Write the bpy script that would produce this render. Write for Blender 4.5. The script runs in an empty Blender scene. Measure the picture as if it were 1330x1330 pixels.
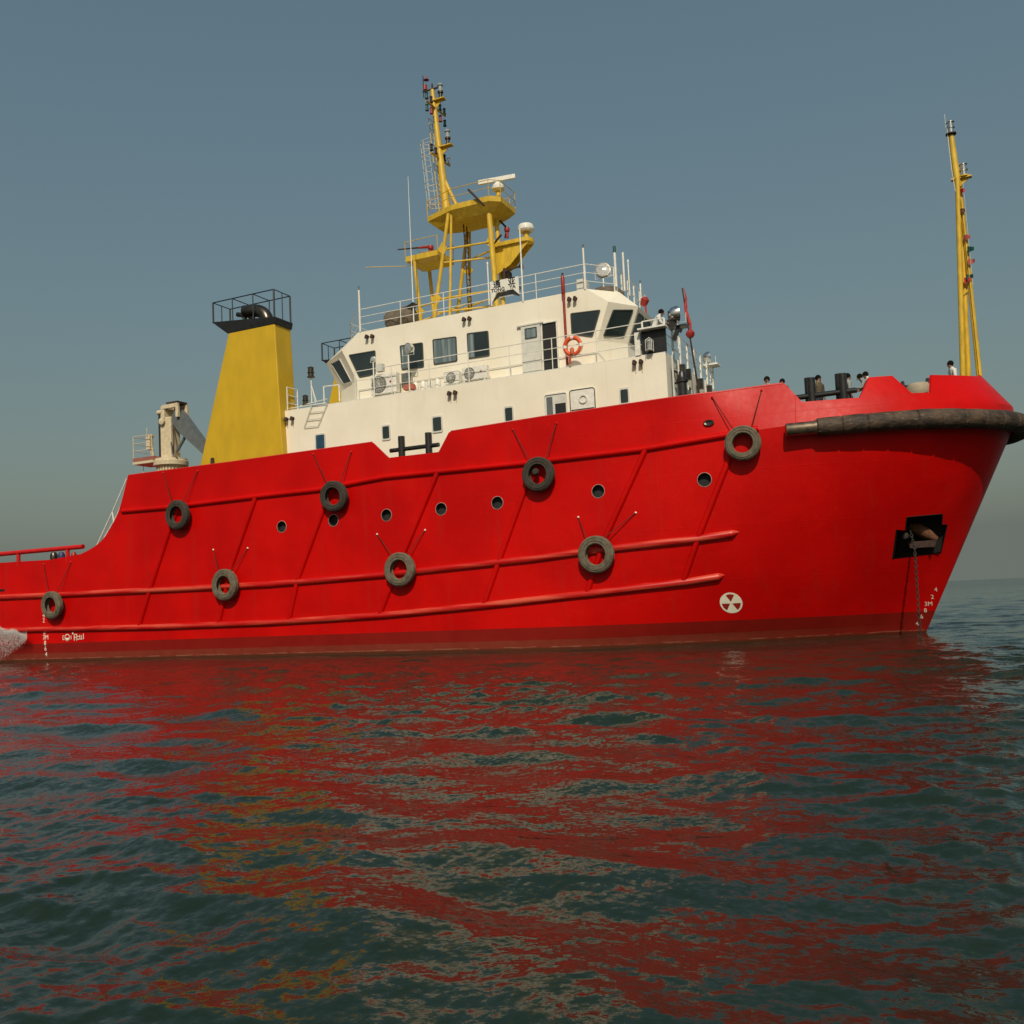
import bpy, bmesh, math, random
import numpy as np
from mathutils import Vector, Matrix
random.seed(7)
PI = math.pi
C = bpy.context.scene.collection
# ------------------------------------------------------------------ camera
F = 1240.; TH = math.atan(.465); RO = math.atan(.046); PY = 700.6
CAM = Vector((18.65, -44.78, 2.19))
P = math.atan(80 * math.cos(RO) / F)
_d = Vector((-math.sin(TH), math.cos(TH), 0)); _r = Vector((math.cos(TH), math.sin(TH), 0))
FW = _d * math.cos(P) + Vector((0, 0, math.sin(P)))
_u = _d * (-math.sin(P)) + Vector((0, 0, math.cos(P)))
RT = _r * math.cos(RO) - _u * math.sin(RO); UP = _u * math.cos(RO) + _r * math.sin(RO)
cd = bpy.data.cameras.new('camera'); cam = bpy.data.objects.new('camera', cd); C.objects.link(cam)
M = Matrix.Identity(4)
for i in range(3):
    M[i][0] = RT[i]; M[i][1] = UP[i]; M[i][2] = -FW[i]; M[i][3] = CAM[i]
cam.matrix_world = M
cd.sensor_width = 36; cd.lens = 36 * F / 1330; cd.shift_y = (PY - 665) / 1330
cd.clip_start = .1; cd.clip_end = 30000
bpy.context.scene.camera = cam

def ray(px, py): return FW + RT * ((px - 665) / F) - UP * ((py - PY) / F)
def at(px, py, Y):                       # point of a fore-and-aft plane y = Y seen at this pixel of the survey photograph
    D = ray(px, py); return CAM + D * ((Y - CAM.y) / D.y)
def atpl(px, py, a, n):
    D = ray(px, py); return CAM + D * ((a - CAM).dot(n) / D.dot(n))

# ------------------------------------------------------------------ materials
def mat(name, col, rough=.5, metal=0, var=.12, scale=3., bump=0., bscale=20., spec=.5, coat=0, vscale=(1, 1, 1)):
    m = bpy.data.materials.new(name); m.use_nodes = True
    nt = m.node_tree; b = nt.nodes['Principled BSDF']
    b.inputs['Roughness'].default_value = rough; b.inputs['Metallic'].default_value = metal
    b.inputs['Specular IOR Level'].default_value = spec; b.inputs['Coat Weight'].default_value = coat
    tc = nt.nodes.new('ShaderNodeTexCoord'); mp = nt.nodes.new('ShaderNodeMapping'); mp.inputs['Scale'].default_value = vscale
    nt.links.new(tc.outputs['Object'], mp.inputs['Vector'])
    n = nt.nodes.new('ShaderNodeTexNoise'); n.inputs['Scale'].default_value = scale; n.inputs['Detail'].default_value = 6
    nt.links.new(mp.outputs[0], n.inputs['Vector'])
    r = nt.nodes.new('ShaderNodeValToRGB')
    r.color_ramp.elements[0].position = .3; r.color_ramp.elements[1].position = .7
    r.color_ramp.elements[0].color = [c * (1 - var) for c in col] + [1]; r.color_ramp.elements[1].color = [min(1, c * (1 + var)) for c in col] + [1]
    nt.links.new(n.outputs['Fac'], r.inputs['Fac']); nt.links.new(r.outputs[0], b.inputs['Base Color'])
    if bump:
        n2 = nt.nodes.new('ShaderNodeTexNoise'); n2.inputs['Scale'].default_value = bscale; n2.inputs['Detail'].default_value = 4
        nt.links.new(tc.outputs['Object'], n2.inputs['Vector'])
        bp = nt.nodes.new('ShaderNodeBump'); bp.inputs['Strength'].default_value = 1; bp.inputs['Distance'].default_value = bump
        nt.links.new(n2.outputs['Fac'], bp.inputs['Height']); nt.links.new(bp.outputs[0], b.inputs['Normal'])
    return m
class NT:
    def __init__(s, m): s.t = m.node_tree
    def n(s, ty, **k):
        x = s.t.nodes.new(ty)
        for a, v in k.items(): setattr(x, a, v)
        return x
    def l(s, a, b): s.t.links.new(a, b)
    def math(s, op, a, b=None, c=None):
        x = s.n('ShaderNodeMath', operation=op)
        for i, v in enumerate((a, b, c)):
            if v is None: continue
            if isinstance(v, (int, float)): x.inputs[i].default_value = v
            else: s.l(v, x.inputs[i])
        return x.outputs[0]
    def mix(s, f, a, b):
        x = s.n('ShaderNodeMix', data_type='RGBA')
        if isinstance(f, (int, float)): x.inputs[0].default_value = f
        else: s.l(f, x.inputs[0])
        for i, v in ((6, a), (7, b)):
            if isinstance(v, tuple): x.inputs[i].default_value = (*v, 1)
            else: s.l(v, x.inputs[i])
        return x.outputs[2]
    def noise(s, vec, sc, det=5, mscale=None):
        if mscale:
            mp = s.n('ShaderNodeMapping'); mp.inputs['Scale'].default_value = mscale; s.l(vec, mp.inputs['Vector']); vec = mp.outputs[0]
        x = s.n('ShaderNodeTexNoise'); x.inputs['Scale'].default_value = sc; x.inputs['Detail'].default_value = det
        s.l(vec, x.inputs['Vector']); return x.outputs['Fac']
    def ramp(s, f, lo, hi):
        x = s.n('ShaderNodeMapRange', interpolation_type='SMOOTHSTEP'); s.l(f, x.inputs[0]); x.inputs[1].default_value = lo; x.inputs[2].default_value = hi
        return x.outputs[0]
RED = (.52, .0055, .004)
def hull_mat():
    m = bpy.data.materials.new('hull_red_paint'); m.use_nodes = True; k = NT(m); b = m.node_tree.nodes['Principled BSDF']
    tc = k.n('ShaderNodeTexCoord'); o = tc.outputs['Object']; sp = k.n('ShaderNodeSeparateXYZ'); k.l(o, sp.inputs[0])
    x, z = sp.outputs[0], sp.outputs[2]
    big = k.noise(o, .35, 4); fine = k.noise(o, 5, 6); streak = k.noise(o, 1., 5, (2.2, 1, .12))
    col = k.mix(k.ramp(big, .3, .7), (.45, .0014, .0008), (.57, .0026, .0013))
    col = k.mix(k.math('MULTIPLY', k.ramp(streak, .52, .75), .35), col, (.40, .012, .007))
    col = k.mix(k.math('MULTIPLY', k.ramp(fine, .62, .8), .12), col, (.60, .04, .028))      # chalked scuffs
    wob = k.math('MULTIPLY', k.math('SUBTRACT', k.noise(o, 1.3, 6, (1, 1, .2)), .5), .10)
    zz = k.math('ADD', z, wob)
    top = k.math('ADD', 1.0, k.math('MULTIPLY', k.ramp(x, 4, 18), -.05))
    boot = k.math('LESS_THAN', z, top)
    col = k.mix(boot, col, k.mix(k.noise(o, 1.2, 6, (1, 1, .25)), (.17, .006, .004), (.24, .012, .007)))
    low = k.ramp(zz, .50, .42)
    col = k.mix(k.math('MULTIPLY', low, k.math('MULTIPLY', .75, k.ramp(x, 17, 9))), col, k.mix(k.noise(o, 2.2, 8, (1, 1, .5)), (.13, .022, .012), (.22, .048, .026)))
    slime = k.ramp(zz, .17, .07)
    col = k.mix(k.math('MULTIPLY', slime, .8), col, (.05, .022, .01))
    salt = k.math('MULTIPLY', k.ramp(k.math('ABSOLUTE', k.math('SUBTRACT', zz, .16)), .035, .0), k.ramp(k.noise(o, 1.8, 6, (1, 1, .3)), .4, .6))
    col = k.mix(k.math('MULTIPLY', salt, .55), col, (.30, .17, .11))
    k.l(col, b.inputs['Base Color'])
    k.l(k.math('ADD', .33, k.math('MULTIPLY', fine, .16)), b.inputs['Roughness']); b.inputs['Specular IOR Level'].default_value = .15
    # plate seams and slight dishing of the shell plates between frames
    def seam(v, per, off, w=.03):
        f = k.math('ABSOLUTE', k.math('SUBTRACT', k.math('FRACT', k.math('DIVIDE', k.math('ADD', v, off + 500 * per), per)), .5))
        return k.ramp(k.math('MULTIPLY', f, per), w, 0)
    sx = seam(x, 5.6, .7); sz = seam(z, 2.15, .55)
    dish = k.math('SINE', k.math('MULTIPLY', x, 2 * PI / .62))
    h = k.math('ADD', k.math('MULTIPLY', k.math('ADD', sx, k.math('MULTIPLY', sz, .5)), .0045), k.math('MULTIPLY', dish, .0006))
    h = k.math('ADD', h, k.math('MULTIPLY', k.noise(o, 1.1, 3), .022))
    h = k.math('ADD', h, k.math('MULTIPLY', fine, .002))
    bp = k.n('ShaderNodeBump'); bp.inputs['Strength'].default_value = .8; bp.inputs['Distance'].default_value = 1; k.l(h, bp.inputs['Height']); k.l(bp.outputs[0], b.inputs['Normal'])
    return m
def white_mat():
    m = bpy.data.materials.new('house_white_paint'); m.use_nodes = True; k = NT(m); b = m.node_tree.nodes['Principled BSDF']
    tc = k.n('ShaderNodeTexCoord'); o = tc.outputs['Object']; sp = k.n('ShaderNodeSeparateXYZ'); k.l(o, sp.inputs[0])
    col = k.mix(k.ramp(k.noise(o, .5, 5), .3, .7), (.80, .73, .58), (.86, .80, .66))
    col = k.mix(k.math('MULTIPLY', k.ramp(k.noise(o, 1.5, 6, (2.5, 2.5, .25)), .55, .85), .32), col, (.66, .52, .37))
    col = k.mix(k.math('MULTIPLY', k.ramp(k.noise(o, 9, 6), .66, .8), .3), col, (.5, .34, .2))
    k.l(col, b.inputs['Base Color']); b.inputs['Roughness'].default_value = .45
    dish = k.math('MULTIPLY', k.math('SINE', k.math('MULTIPLY', sp.outputs[0], 2 * PI / .7)), .0008)
    h = k.math('ADD', dish, k.math('MULTIPLY', k.noise(o, .9, 3), .02))
    bp = k.n('ShaderNodeBump'); bp.inputs['Strength'].default_value = .8; bp.inputs['Distance'].default_value = 1; k.l(h, bp.inputs['Height']); k.l(bp.outputs[0], b.inputs['Normal'])
    return m
def curtain_mat():
    m = bpy.data.materials.new('curtain_cloth'); m.use_nodes = True; k = NT(m); b = m.node_tree.nodes['Principled BSDF']
    tc = k.n('ShaderNodeTexCoord'); o = tc.outputs['Object']
    f = k.noise(o, 1, 3, (9, 9, .4))
    k.l(k.mix(k.ramp(f, .35, .65), (.10, .14, .15), (.24, .29, .29)), b.inputs['Base Color']); b.inputs['Roughness'].default_value = .25
    return m
def fender_mat():
    m = bpy.data.materials.new('worn_fender_rubber'); m.use_nodes = True; k = NT(m); b = m.node_tree.nodes['Principled BSDF']
    tc = k.n('ShaderNodeTexCoord'); o = tc.outputs['Object']
    col = k.mix(k.ramp(k.noise(o, 1.6, 7, (1, 1, 2)), .35, .7), (.026, .017, .011), (.088, .055, .033))
    col = k.mix(k.math('MULTIPLY', k.ramp(k.noise(o, 4, 8, (1, 1, 3)), .58, .72), .7), col, (.17, .115, .07))
    k.l(col, b.inputs['Base Color']); b.inputs['Roughness'].default_value = .7
    bp = k.n('ShaderNodeBump'); bp.inputs['Strength'].default_value = .7; bp.inputs['Distance'].default_value = .05; k.l(k.noise(o, 5, 6, (1, 1, 2)), bp.inputs['Height']); k.l(bp.outputs[0], b.inputs['Normal'])
    return m
m_red = hull_mat(); m_white = white_mat()
m_redp = mat('red_paint', RED, .42, var=.12, scale=2)
m_rwhite = mat('railing_white', (.74, .72, .64), .45, var=.12, scale=6)
m_lwhite = mat('light_grey_paint', (.60, .59, .53), .5, var=.1, scale=4)
m_yel = mat('yellow_paint', (.56, .355, .011), .48, var=.08, scale=1.6, bump=.006, bscale=1.5, vscale=(1, 1, .4))
m_ymast = mat('mast_yellow', (.60, .385, .025), .45, var=.18, scale=5, vscale=(1, 1, .4))
m_black = mat('black_paint', (.012, .012, .012), .4, var=.3)
m_cage = mat('dark_green_black_paint', (.008, .014, .016), .4, var=.3)
m_bitt = mat('bitt_black_paint', (.018, .017, .016), .35, var=.35, scale=6)
m_steel = mat('exhaust_steel', (.10, .085, .07), .3, metal=.9, var=.3, scale=3)
m_chrome = mat('lamp_metal', (.62, .62, .60), .18, metal=1, var=.1)
m_glassd = mat('window_glass', (.018, .026, .024), .06, var=.35, scale=.7, spec=.8)
m_lens = mat('lamp_lens', (.35, .37, .36), .08, var=.2, scale=10, spec=1)
m_bluegl = mat('blue_glass', (.02, .06, .10), .08, var=.3)
m_curt = curtain_mat()
m_frame = mat('window_gasket', (.05, .055, .05), .5)
m_orange = mat('lifebuoy_orange', (.70, .085, .012), .5, var=.1)
m_rust = mat('rusty_steel', (.11, .04, .016), .85, var=.4, scale=9, bump=.01, bscale=30)
m_rustd = mat('dark_rusty_steel', (.045, .022, .015), .85, var=.4, scale=9)
m_chain = mat('chain_steel', (.022, .016, .012), .7, var=.4)
m_rubber = mat('weathered_tyre_rubber', (.12, .10, .066), .85, var=.35, scale=4, bump=.012, bscale=18)
m_rubd = mat('dark_tyre_rubber', (.04, .033, .024), .85, var=.3, scale=5, bump=.01, bscale=22)
m_rope = mat('rope_dark_red', (.10, .012, .008), .9, var=.3)
m_fend = fender_mat()
m_cream = mat('crane_cream_paint', (.62, .52, .35), .5, var=.15, scale=5)
m_boom = mat('crane_grey_paint', (.115, .13, .13), .5, var=.15)
m_brown = mat('brown_canvas', (.13, .105, .075), .9, var=.3, scale=5, bump=.02, bscale=9)
m_dred = mat('fire_red', (.30, .022, .014), .45, var=.15)
m_green = mat('signal_green', (.010, .07, .06), .4)
m_deck = mat('deck_green', (.05, .09, .06), .7)
m_mark = mat('marking_white', (.80, .74, .60), .6, var=.1, scale=10)
m_mred = mat('marking_dark_red', (.30, .012, .006), .5)
m_interior = mat('dark_interior', (.012, .013, .013), .8)
m_skin = mat('skin', (.22, .11, .065), .5, var=.05)
m_hair = mat('black_hair', (.008, .006, .005), .95, spec=.1)
m_shirtw = mat('white_shirt', (.66, .64, .60), .8, var=.08)
m_shirtb = mat('olive_brown_jacket', (.10, .075, .045), .85)
m_shirtg = mat('grey_shirt', (.26, .28, .27), .85)
m_trous = mat('dark_blue_trousers', (.025, .03, .05), .85)
m_pink = mat('pink_cloth', (.34, .07, .05), .8)
m_flag = mat('red_flag_cloth', (.42, .03, .022), .75, var=.15, scale=6)
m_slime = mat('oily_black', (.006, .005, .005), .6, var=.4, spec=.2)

# ------------------------------------------------------------------ mesh helpers
class MB:
    def __init__(s): s.v = []; s.f = []; s.m = []; s.mi = 0
    def add(s, vs, fs):
        o = len(s.v); s.v += [Vector(p) for p in vs]; s.f += [tuple(i + o for i in f) for f in fs]; s.m += [s.mi] * len(fs); return s
    def box(s, c, sz, mx=None, taper=1.):
        vs = []
        for z in (-.5, .5):
            t = taper if z > 0 else 1
            for x, y in ((-.5, -.5), (.5, -.5), (.5, .5), (-.5, .5)):
                p = Vector((x * sz[0] * t, y * sz[1] * t, z * sz[2]))
                if mx is not None: p = mx @ p
                vs.append(p + Vector(c))
        return s.add(vs, [(0, 3, 2, 1), (4, 5, 6, 7), (0, 1, 5, 4), (1, 2, 6, 5), (2, 3, 7, 6), (3, 0, 4, 7)])
    def bb(s, a, b):
        a = Vector(a); b = Vector(b); return s.box((a + b) / 2, [abs(b[i] - a[i]) for i in range(3)])
    def tube(s, pts, r, n=10, caps=True, closed=False):
        pts = [Vector(p) for p in pts]; N = len(pts)
        rs = r if isinstance(r, (list, tuple)) else [r] * N
        vs = []; prev = None
        for i, p in enumerate(pts):
            if closed: t = pts[(i + 1) % N] - pts[i - 1]
            elif i == 0: t = pts[1] - p
            elif i == N - 1: t = p - pts[-2]
            else: t = (pts[i + 1] - p).normalized() + (p - pts[i - 1]).normalized()
            t.normalize()
            if prev is None:
                a = Vector((0, 0, 1)) if abs(t.z) < .9 else Vector((1, 0, 0)); e1 = t.cross(a).normalized()
            else: e1 = (prev - t * prev.dot(t)).normalized()
            prev = e1; e2 = t.cross(e1)
            for k in range(n):
                q = 2 * PI * k / n; vs.append(p + (e1 * math.cos(q) + e2 * math.sin(q)) * rs[i])
        fs = []
        for i in range(N if closed else N - 1):
            j = (i + 1) % N
            for k in range(n):
                k2 = (k + 1) % n; fs.append((i * n + k, i * n + k2, j * n + k2, j * n + k))
        if caps and not closed: fs.append(tuple(range(n - 1, -1, -1))); fs.append(tuple((N - 1) * n + k for k in range(n)))
        return s.add(vs, fs)
    def lathe(s, c, prof, n=16, ax=(0, 0, 1)):      # profile of (radius, height) along ax
        ax = Vector(ax).normalized(); a = Vector((0, 0, 1)) if abs(ax.z) < .9 else Vector((1, 0, 0))
        e1 = ax.cross(a).normalized(); e2 = ax.cross(e1); c = Vector(c); vs = []
        for (r, h) in prof:
            for k in range(n):
                q = 2 * PI * k / n; vs.append(c + ax * h + (e1 * math.cos(q) + e2 * math.sin(q)) * max(r, 1e-4))
        fs = []
        for i in range(len(prof) - 1):
            for k in range(n):
                k2 = (k + 1) % n; fs.append((i * n + k, i * n + k2, (i + 1) * n + k2, (i + 1) * n + k))
        return s.add(vs, fs)
    def prism(s, poly, off):                        # polygon of 3-D points thickened by the vector off
        off = Vector(off); n = len(poly); vs = [Vector(p) for p in poly] + [Vector(p) + off for p in poly]
        fs = [tuple(range(n)), tuple(range(2 * n - 1, n - 1, -1))] + [(i, i + n, (i + 1) % n + n, (i + 1) % n) for i in range(n)]
        return s.add(vs, fs)
    def mesh(s, name, mats, smooth=True, ang=35, origin=(0, 0, 0)):
        me = bpy.data.meshes.new(name); o = Vector(origin)
        me.from_pydata([p - o for p in s.v], [], s.f)
        bm = bmesh.new(); bm.from_mesh(me); bmesh.ops.remove_doubles(bm, verts=bm.verts, dist=1e-5)
        bmesh.ops.recalc_face_normals(bm, faces=bm.faces)
        bm.to_mesh(me); bm.free()
        for m_ in (mats if isinstance(mats, (list, tuple)) else [mats]): me.materials.append(m_)
        if max(s.m, default=0) > 0 and len(me.polygons) == len(s.m):
            me.polygons.foreach_set('material_index', s.m)
        if smooth:
            me.polygons.foreach_set('use_smooth', [True] * len(me.polygons)); me.set_sharp_from_angle(angle=math.radians(ang))
        return me
def wloc(o):
    v = Vector((0, 0, 0))
    while o is not None: v += o.location; o = o.parent
    return v
def part(name, mb, m, parent=None, smooth=True, ang=35):
    if parent is None:
        xs = [p.x for p in mb.v]; ys = [p.y for p in mb.v]; zs = [p.z for p in mb.v]
        org = Vector(((min(xs) + max(xs)) / 2, (min(ys) + max(ys)) / 2, min(zs)))
    else: org = wloc(parent)
    ob = bpy.data.objects.new(name, mb.mesh(name, m, smooth, ang, org)); C.objects.link(ob)
    if parent is None: ob.location = org
    else: ob.parent = parent
    return ob
def thing(name, label, cat, loc, group=None):
    o = bpy.data.objects.new(name, None); C.objects.link(o); o.location = loc; o.empty_display_size = .2
    o['label'] = label; o['category'] = cat
    if group: o['group'] = group
    return o
def tag(o, label, cat, group=None):
    o['label'] = label; o['category'] = cat
    if group: o['group'] = group
    return o
def text_mesh(body, size, off=0.):
    cu = bpy.data.curves.new('t', 'FONT'); cu.body = body; cu.size = size; cu.align_x = 'CENTER'; cu.align_y = 'CENTER'; cu.extrude = .004; cu.offset = off; cu.resolution_u = 3
    ob = bpy.data.objects.new('t', cu); C.objects.link(ob)
    dg = bpy.context.evaluated_depsgraph_get(); me = bpy.data.meshes.new_from_object(ob.evaluated_get(dg))
    vs = [v.co.copy() for v in me.vertices]; fs = [tuple(p.vertices) for p in me.polygons]
    bpy.data.objects.remove(ob); bpy.data.curves.remove(cu); bpy.data.meshes.remove(me)
    return vs, fs

# ------------------------------------------------------------------ hull form
B = 6.9; XK = 7.5
def smooth(t): t = max(0., min(1., t)); return t * t * (3 - 2 * t)
def tip(z):
    if z <= 8.6: return 17.2 + .466 * z
    if z <= 9.2: return 21.21
    return 21.21 - .74 * (z - 9.2)
def par(z):
    s = 1 - (1 - max(0., min(1., z / 8.6))) ** 1.4; w = s
    return 1.5 + (XK - 1.5) * s, 1.75 + .65 * s, 1. - .5 * w      # x0, p, e
ZK = [(-60, 8.), (-22.2, 8.0), (-12, 8.03), (-5.4, 8.17), (1.7, 8.2), (7.2, 8.25), (10.6, 8.42), (13, 8.55), (16, 8.68), (22, 8.75)]
def interp(T, x):
    if x <= T[0][0]: return T[0][1]
    for (a, b), (c, d) in zip(T, T[1:]):
        if x <= c: return b + (d - b) * (x - a) / (c - a)
    return T[-1][1]
def hb(x, z):                      # half breadth of shell and bulwark
    zk = interp(ZK, x); zz = min(z, zk)
    if z > zk: zz = 8.6
    x0, p, e = par(zz)
    t = tip(z) if z > zk else tip(z)
    u = (x - x0) / (t - x0)
    lean = smooth((x - 8.5) / 4.) * .30 * max(0, z - zk)
    if u <= 0: return B - lean
    if u >= 1: return 0.
    return (B - lean) * (1 - u ** p) ** e
def H(px, py, off=0.):
    y = -6.5
    for _ in range(60):
        p = at(px, py, y); y = y * .6 + .4 * (-hb(p.x, p.z) - off)
    return at(px, py, y)
def srf(x, z, off=0.):
    h = hb(x, z); n = Vector(((hb(x + .05, z) - h) / .05, 1, (hb(x, z + .05) - h) / .05)) if h > .3 else Vector((1, 1, 0))
    return Vector((x, -h - off, z))
def nrm(x, z):
    a = srf(x + .05, z) - srf(x - .05, z); b = srf(x, z + .05) - srf(x, z - .05); n = a.cross(b).normalized()
    return n if n.y < 0 else -n

ship = thing('supply_ship', 'large red hulled supply ship with white deckhouse, yellow funnel and yellow masts', 'ship', (0, 0, 0))
XA = -22.2
cols = [-30.5 - 14 + i * 1.0 for i in range(15)]
cols = sorted(set([round(c, 3) for c in cols if c < XA - 7.6]))
svals = [x - XK for x in (-40, -36, -32, -28, -25, -23, XA - .012, XA)] + [-29 + i * .7 for i in range(1, 41)]
L = 13.7
svals += [L * (1 - (1 - i / 60) ** 1.6) for i in range(0, 61)]
NZ = 30
rings = []
for s in svals:
    xk = XK + s
    zt = interp(ZK, xk) if xk >= XA - .001 else 4.7
    st = []
    for j in range(NZ + 1):
        z = -1.6 + (zt + 1.6) * j / NZ
        x0, p, e = par(z); t = tip(z)
        if s <= -15: x = xk; h = B
        elif s <= 0: x = (XK - 15) + (x0 - XK + 15) * (s + 15) / 15; h = B
        else:
            x = x0 + (t - x0) * s / L; h = B * max(0, 1 - (s / L) ** p) ** e
        st.append((x, h, z))
    rings.append(st)
mb = MB(); idx = []
for st in rings:
    row = []
    for (x, h, z) in st: mb.v.append(Vector((x, -h, z))); row.append(len(mb.v) - 1)
    for (x, h, z) in reversed(st): mb.v.append(Vector((x, h, z))); row.append(len(mb.v) - 1)
    idx.append(row)
n = len(idx[0])
for a, b in zip(idx, idx[1:]):
    for k in range(n):
        k2 = (k + 1) % n; mb.f.append((a[k], a[k2], b[k2], b[k])); mb.m.append(0)
mb.f.append(tuple(idx[0])); mb.m.append(0)
mb.m = [0] * len(mb.f)
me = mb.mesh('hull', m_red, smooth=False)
bm = bmesh.new(); bm.from_mesh(me); bmesh.ops.remove_doubles(bm, verts=bm.verts, dist=.004)
bmesh.ops.dissolve_degenerate(bm, dist=.0005, edges=bm.edges); bmesh.ops.recalc_face_normals(bm, faces=bm.faces); bm.to_mesh(me); bm.free()
hull = bpy.data.objects.new('hull', me); C.objects.link(hull); hull.parent = ship
# openings cut through the shell: portholes and anchor pocket
HOLES = [(366, 684), (433, 676), (502, 669), (573, 661), (646, 653), (777, 638), (915, 623)]
POCKET = [(1178, 672), (1224, 668), (1223, 681.4), (1229.8, 681.4), (1221.6, 717.7), (1160, 725), (1165, 688), (1176, 689)]
cut = MB(); hp = []
for (px, py) in HOLES:
    p = H(px, py); nn = nrm(p.x, p.z); hp.append((p, nn))
    cut.tube([p + nn * .3, p - nn * .30], .285, 28)
pk = [H(*q) for q in POCKET]
cut.prism([Vector((q.x, -7, q.z)) for q in pk], (0, 5.6, 0))
cme = cut.mesh('c', m_red, smooth=False); cob = bpy.data.objects.new('c', cme); C.objects.link(cob)
md = hull.modifiers.new('b', 'BOOLEAN'); md.operation = 'DIFFERENCE'; md.solver = 'EXACT'; md.object = cob
dg = bpy.context.evaluated_depsgraph_get(); nme = bpy.data.meshes.new_from_object(hull.evaluated_get(dg))
hull.modifiers.clear(); hull.data = nme; nme.name = 'hull'; bpy.data.objects.remove(cob)
nme.polygons.foreach_set('use_smooth', [True] * len(nme.polygons)); nme.set_sharp_from_angle(angle=math.radians(24))
m_prim = mat('porthole_rim', (.34, .25, .21), .5, var=.35, scale=7)
for (p, nn) in hp:
    r = MB(); prof = [(.275, .02), (.275, -.26), (.31, -.01), (.335, .004), (.31, .028), (.275, .02)]
    r.lathe(p, [(.274, .0), (.274, .018), (.281, .02), (.293, .016), (.296, -.01)], 28, nn)
    po = part('porthole', r, m_prim, ship)
    g = MB(); g.tube([p - nn * .24, p - nn * .21], .268, 24); part('porthole_glass', g, m_interior, po)
    g = MB(); g.lathe(p, [(.272, -.24), (.272, .01)], 28, nn); part('porthole_sleeve', g, m_interior, po)
# anchor pocket liner
lin = MB(); outl = []
for a, b in zip(pk, pk[1:] + pk[:1]):
    for t in range(6): q = a.lerp(b, t / 6); outl.append(Vector((q.x, 0, q.z)))
cen = sum(outl, Vector()) / len(outl)
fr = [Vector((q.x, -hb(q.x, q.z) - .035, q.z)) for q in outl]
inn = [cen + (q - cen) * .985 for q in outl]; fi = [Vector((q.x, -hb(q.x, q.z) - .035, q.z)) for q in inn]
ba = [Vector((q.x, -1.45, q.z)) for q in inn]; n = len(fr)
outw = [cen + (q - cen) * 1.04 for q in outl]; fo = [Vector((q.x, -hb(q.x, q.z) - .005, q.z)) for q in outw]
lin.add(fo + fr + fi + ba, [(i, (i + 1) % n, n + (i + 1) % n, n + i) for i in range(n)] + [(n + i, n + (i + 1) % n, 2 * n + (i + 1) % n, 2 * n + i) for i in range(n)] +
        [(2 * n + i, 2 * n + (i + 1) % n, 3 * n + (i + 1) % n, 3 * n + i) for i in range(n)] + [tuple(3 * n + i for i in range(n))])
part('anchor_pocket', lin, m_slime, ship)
# ------------------------------------------------------------------ bulwark
PROF = [(0, 731), (30, 729), (66, 727), (105, 719.5), (115, 714.5), (124, 709), (131, 703), (137, 696), (143.5, 686), (149, 675), (154, 664), (158, 651), (162, 635), (166, 618), (300, 600.5), (484.3, 574.9), (504.6, 594.6), (569.6, 587), (583, 561.4), (700, 542.6),
        (875, 516.7), (940, 508.8), (980, 503), (1019.5, 498.4), (1041.8, 522), (1075, 519.5), (1116.8, 516.3), (1128.7, 490), (1159, 487.9), (1184, 510.5), (1209, 509.7), (1209.8, 486.8), (1240, 487.4), (1273.4, 488.7)]
prof = []
for q in PROF:
    p = H(*q) if q[0] < 1230 else None
    if p is None:
        prof.append((None, q)); continue
    s = p.x - XK if p.x < XK else L * (p.x - XK) / (tip(p.z) - XK)
    prof.append((s, p.z))
def pix(v):
    v = v - CAM; w_ = v.dot(FW); return 665 + F * v.dot(RT) / w_, PY - F * v.dot(UP) / w_
def topz(s_):
    z_ = 10.5
    for _ in range(40):
        zk = 8.7; lean = .30 * (z_ - zk); f = s_ / L; p_ = Vector((XK + (tip(z_) - XK) * f, -(B - lean) * max(0, 1 - f ** 2.4) ** .5, z_)); a_, b_ = pix(p_)
        z_ += (b_ - interp([(1209, 486.9), (1240, 487.4), (1273.4, 488.7), (1400, 489)], a_)) * .02
    return z_
pr2 = [(-47.5, prof[0][1])] + [q for q in prof if q[0] is not None]
sl_ = pr2[-1][0]
pr2 += [(sl_ + (L - sl_) * t / 10, topz(sl_ + (L - sl_) * t / 10)) for t in range(1, 11)]
NB = 8; bw = MB()
def bpoint(s, z, inset=0.):
    zk = interp(ZK, XK + s)
    lean = smooth((XK + s - 8.5) / 4.) * .30 * max(0, z - zk)
    if s <= 0: return Vector((XK + s, -(B - lean - inset), z))
    f = s / L; t = tip(z) - inset
    return Vector((XK + (t - XK) * f, -(B - lean - inset) * max(0, 1 - f ** 2.4) ** .5, z))
ss = []
for (a, za), (b, zb) in zip(pr2, pr2[1:]):
    k = max(1, int((b - a) / .35)) if a < L * .8 else 10
    for i in range(k): ss.append((a + (b - a) * i / k, za + (zb - za) * i / k))
extra = []
for i in range(1, 24):
    s = L * (.93 + .07 * (1 - (1 - i / 24) ** 2)); extra.append((s, interp(pr2, s)))
ss = [q for q in ss if q[0] < L * .93] + [(L * .93, interp(pr2, L * .93))] + extra + [(L, pr2[-1][1])]
ss.insert(0, ss[0])
colsb = []
xa_s = XA - XK; done = False; ss2 = []
for q in ss:
    if not done and q[0] > xa_s: zi = interp(ss, xa_s); ss2.append((xa_s - .012, zi)); ss2.append((xa_s, zi)); done = True
    ss2.append(q)
def bcol(s, zt, side, inset):
    zb = interp(ZK, XK + s) if s >= xa_s - .001 else 4.7
    if s > 0: zb = min(zb, 8.75)
    out = []
    for j in range(NB + 1):
        p = bpoint(s, zb + (max(zt, zb + .02) - zb) * j / NB, inset); out.append(Vector((p.x, p.y * side, p.z)))
    return out
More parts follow.
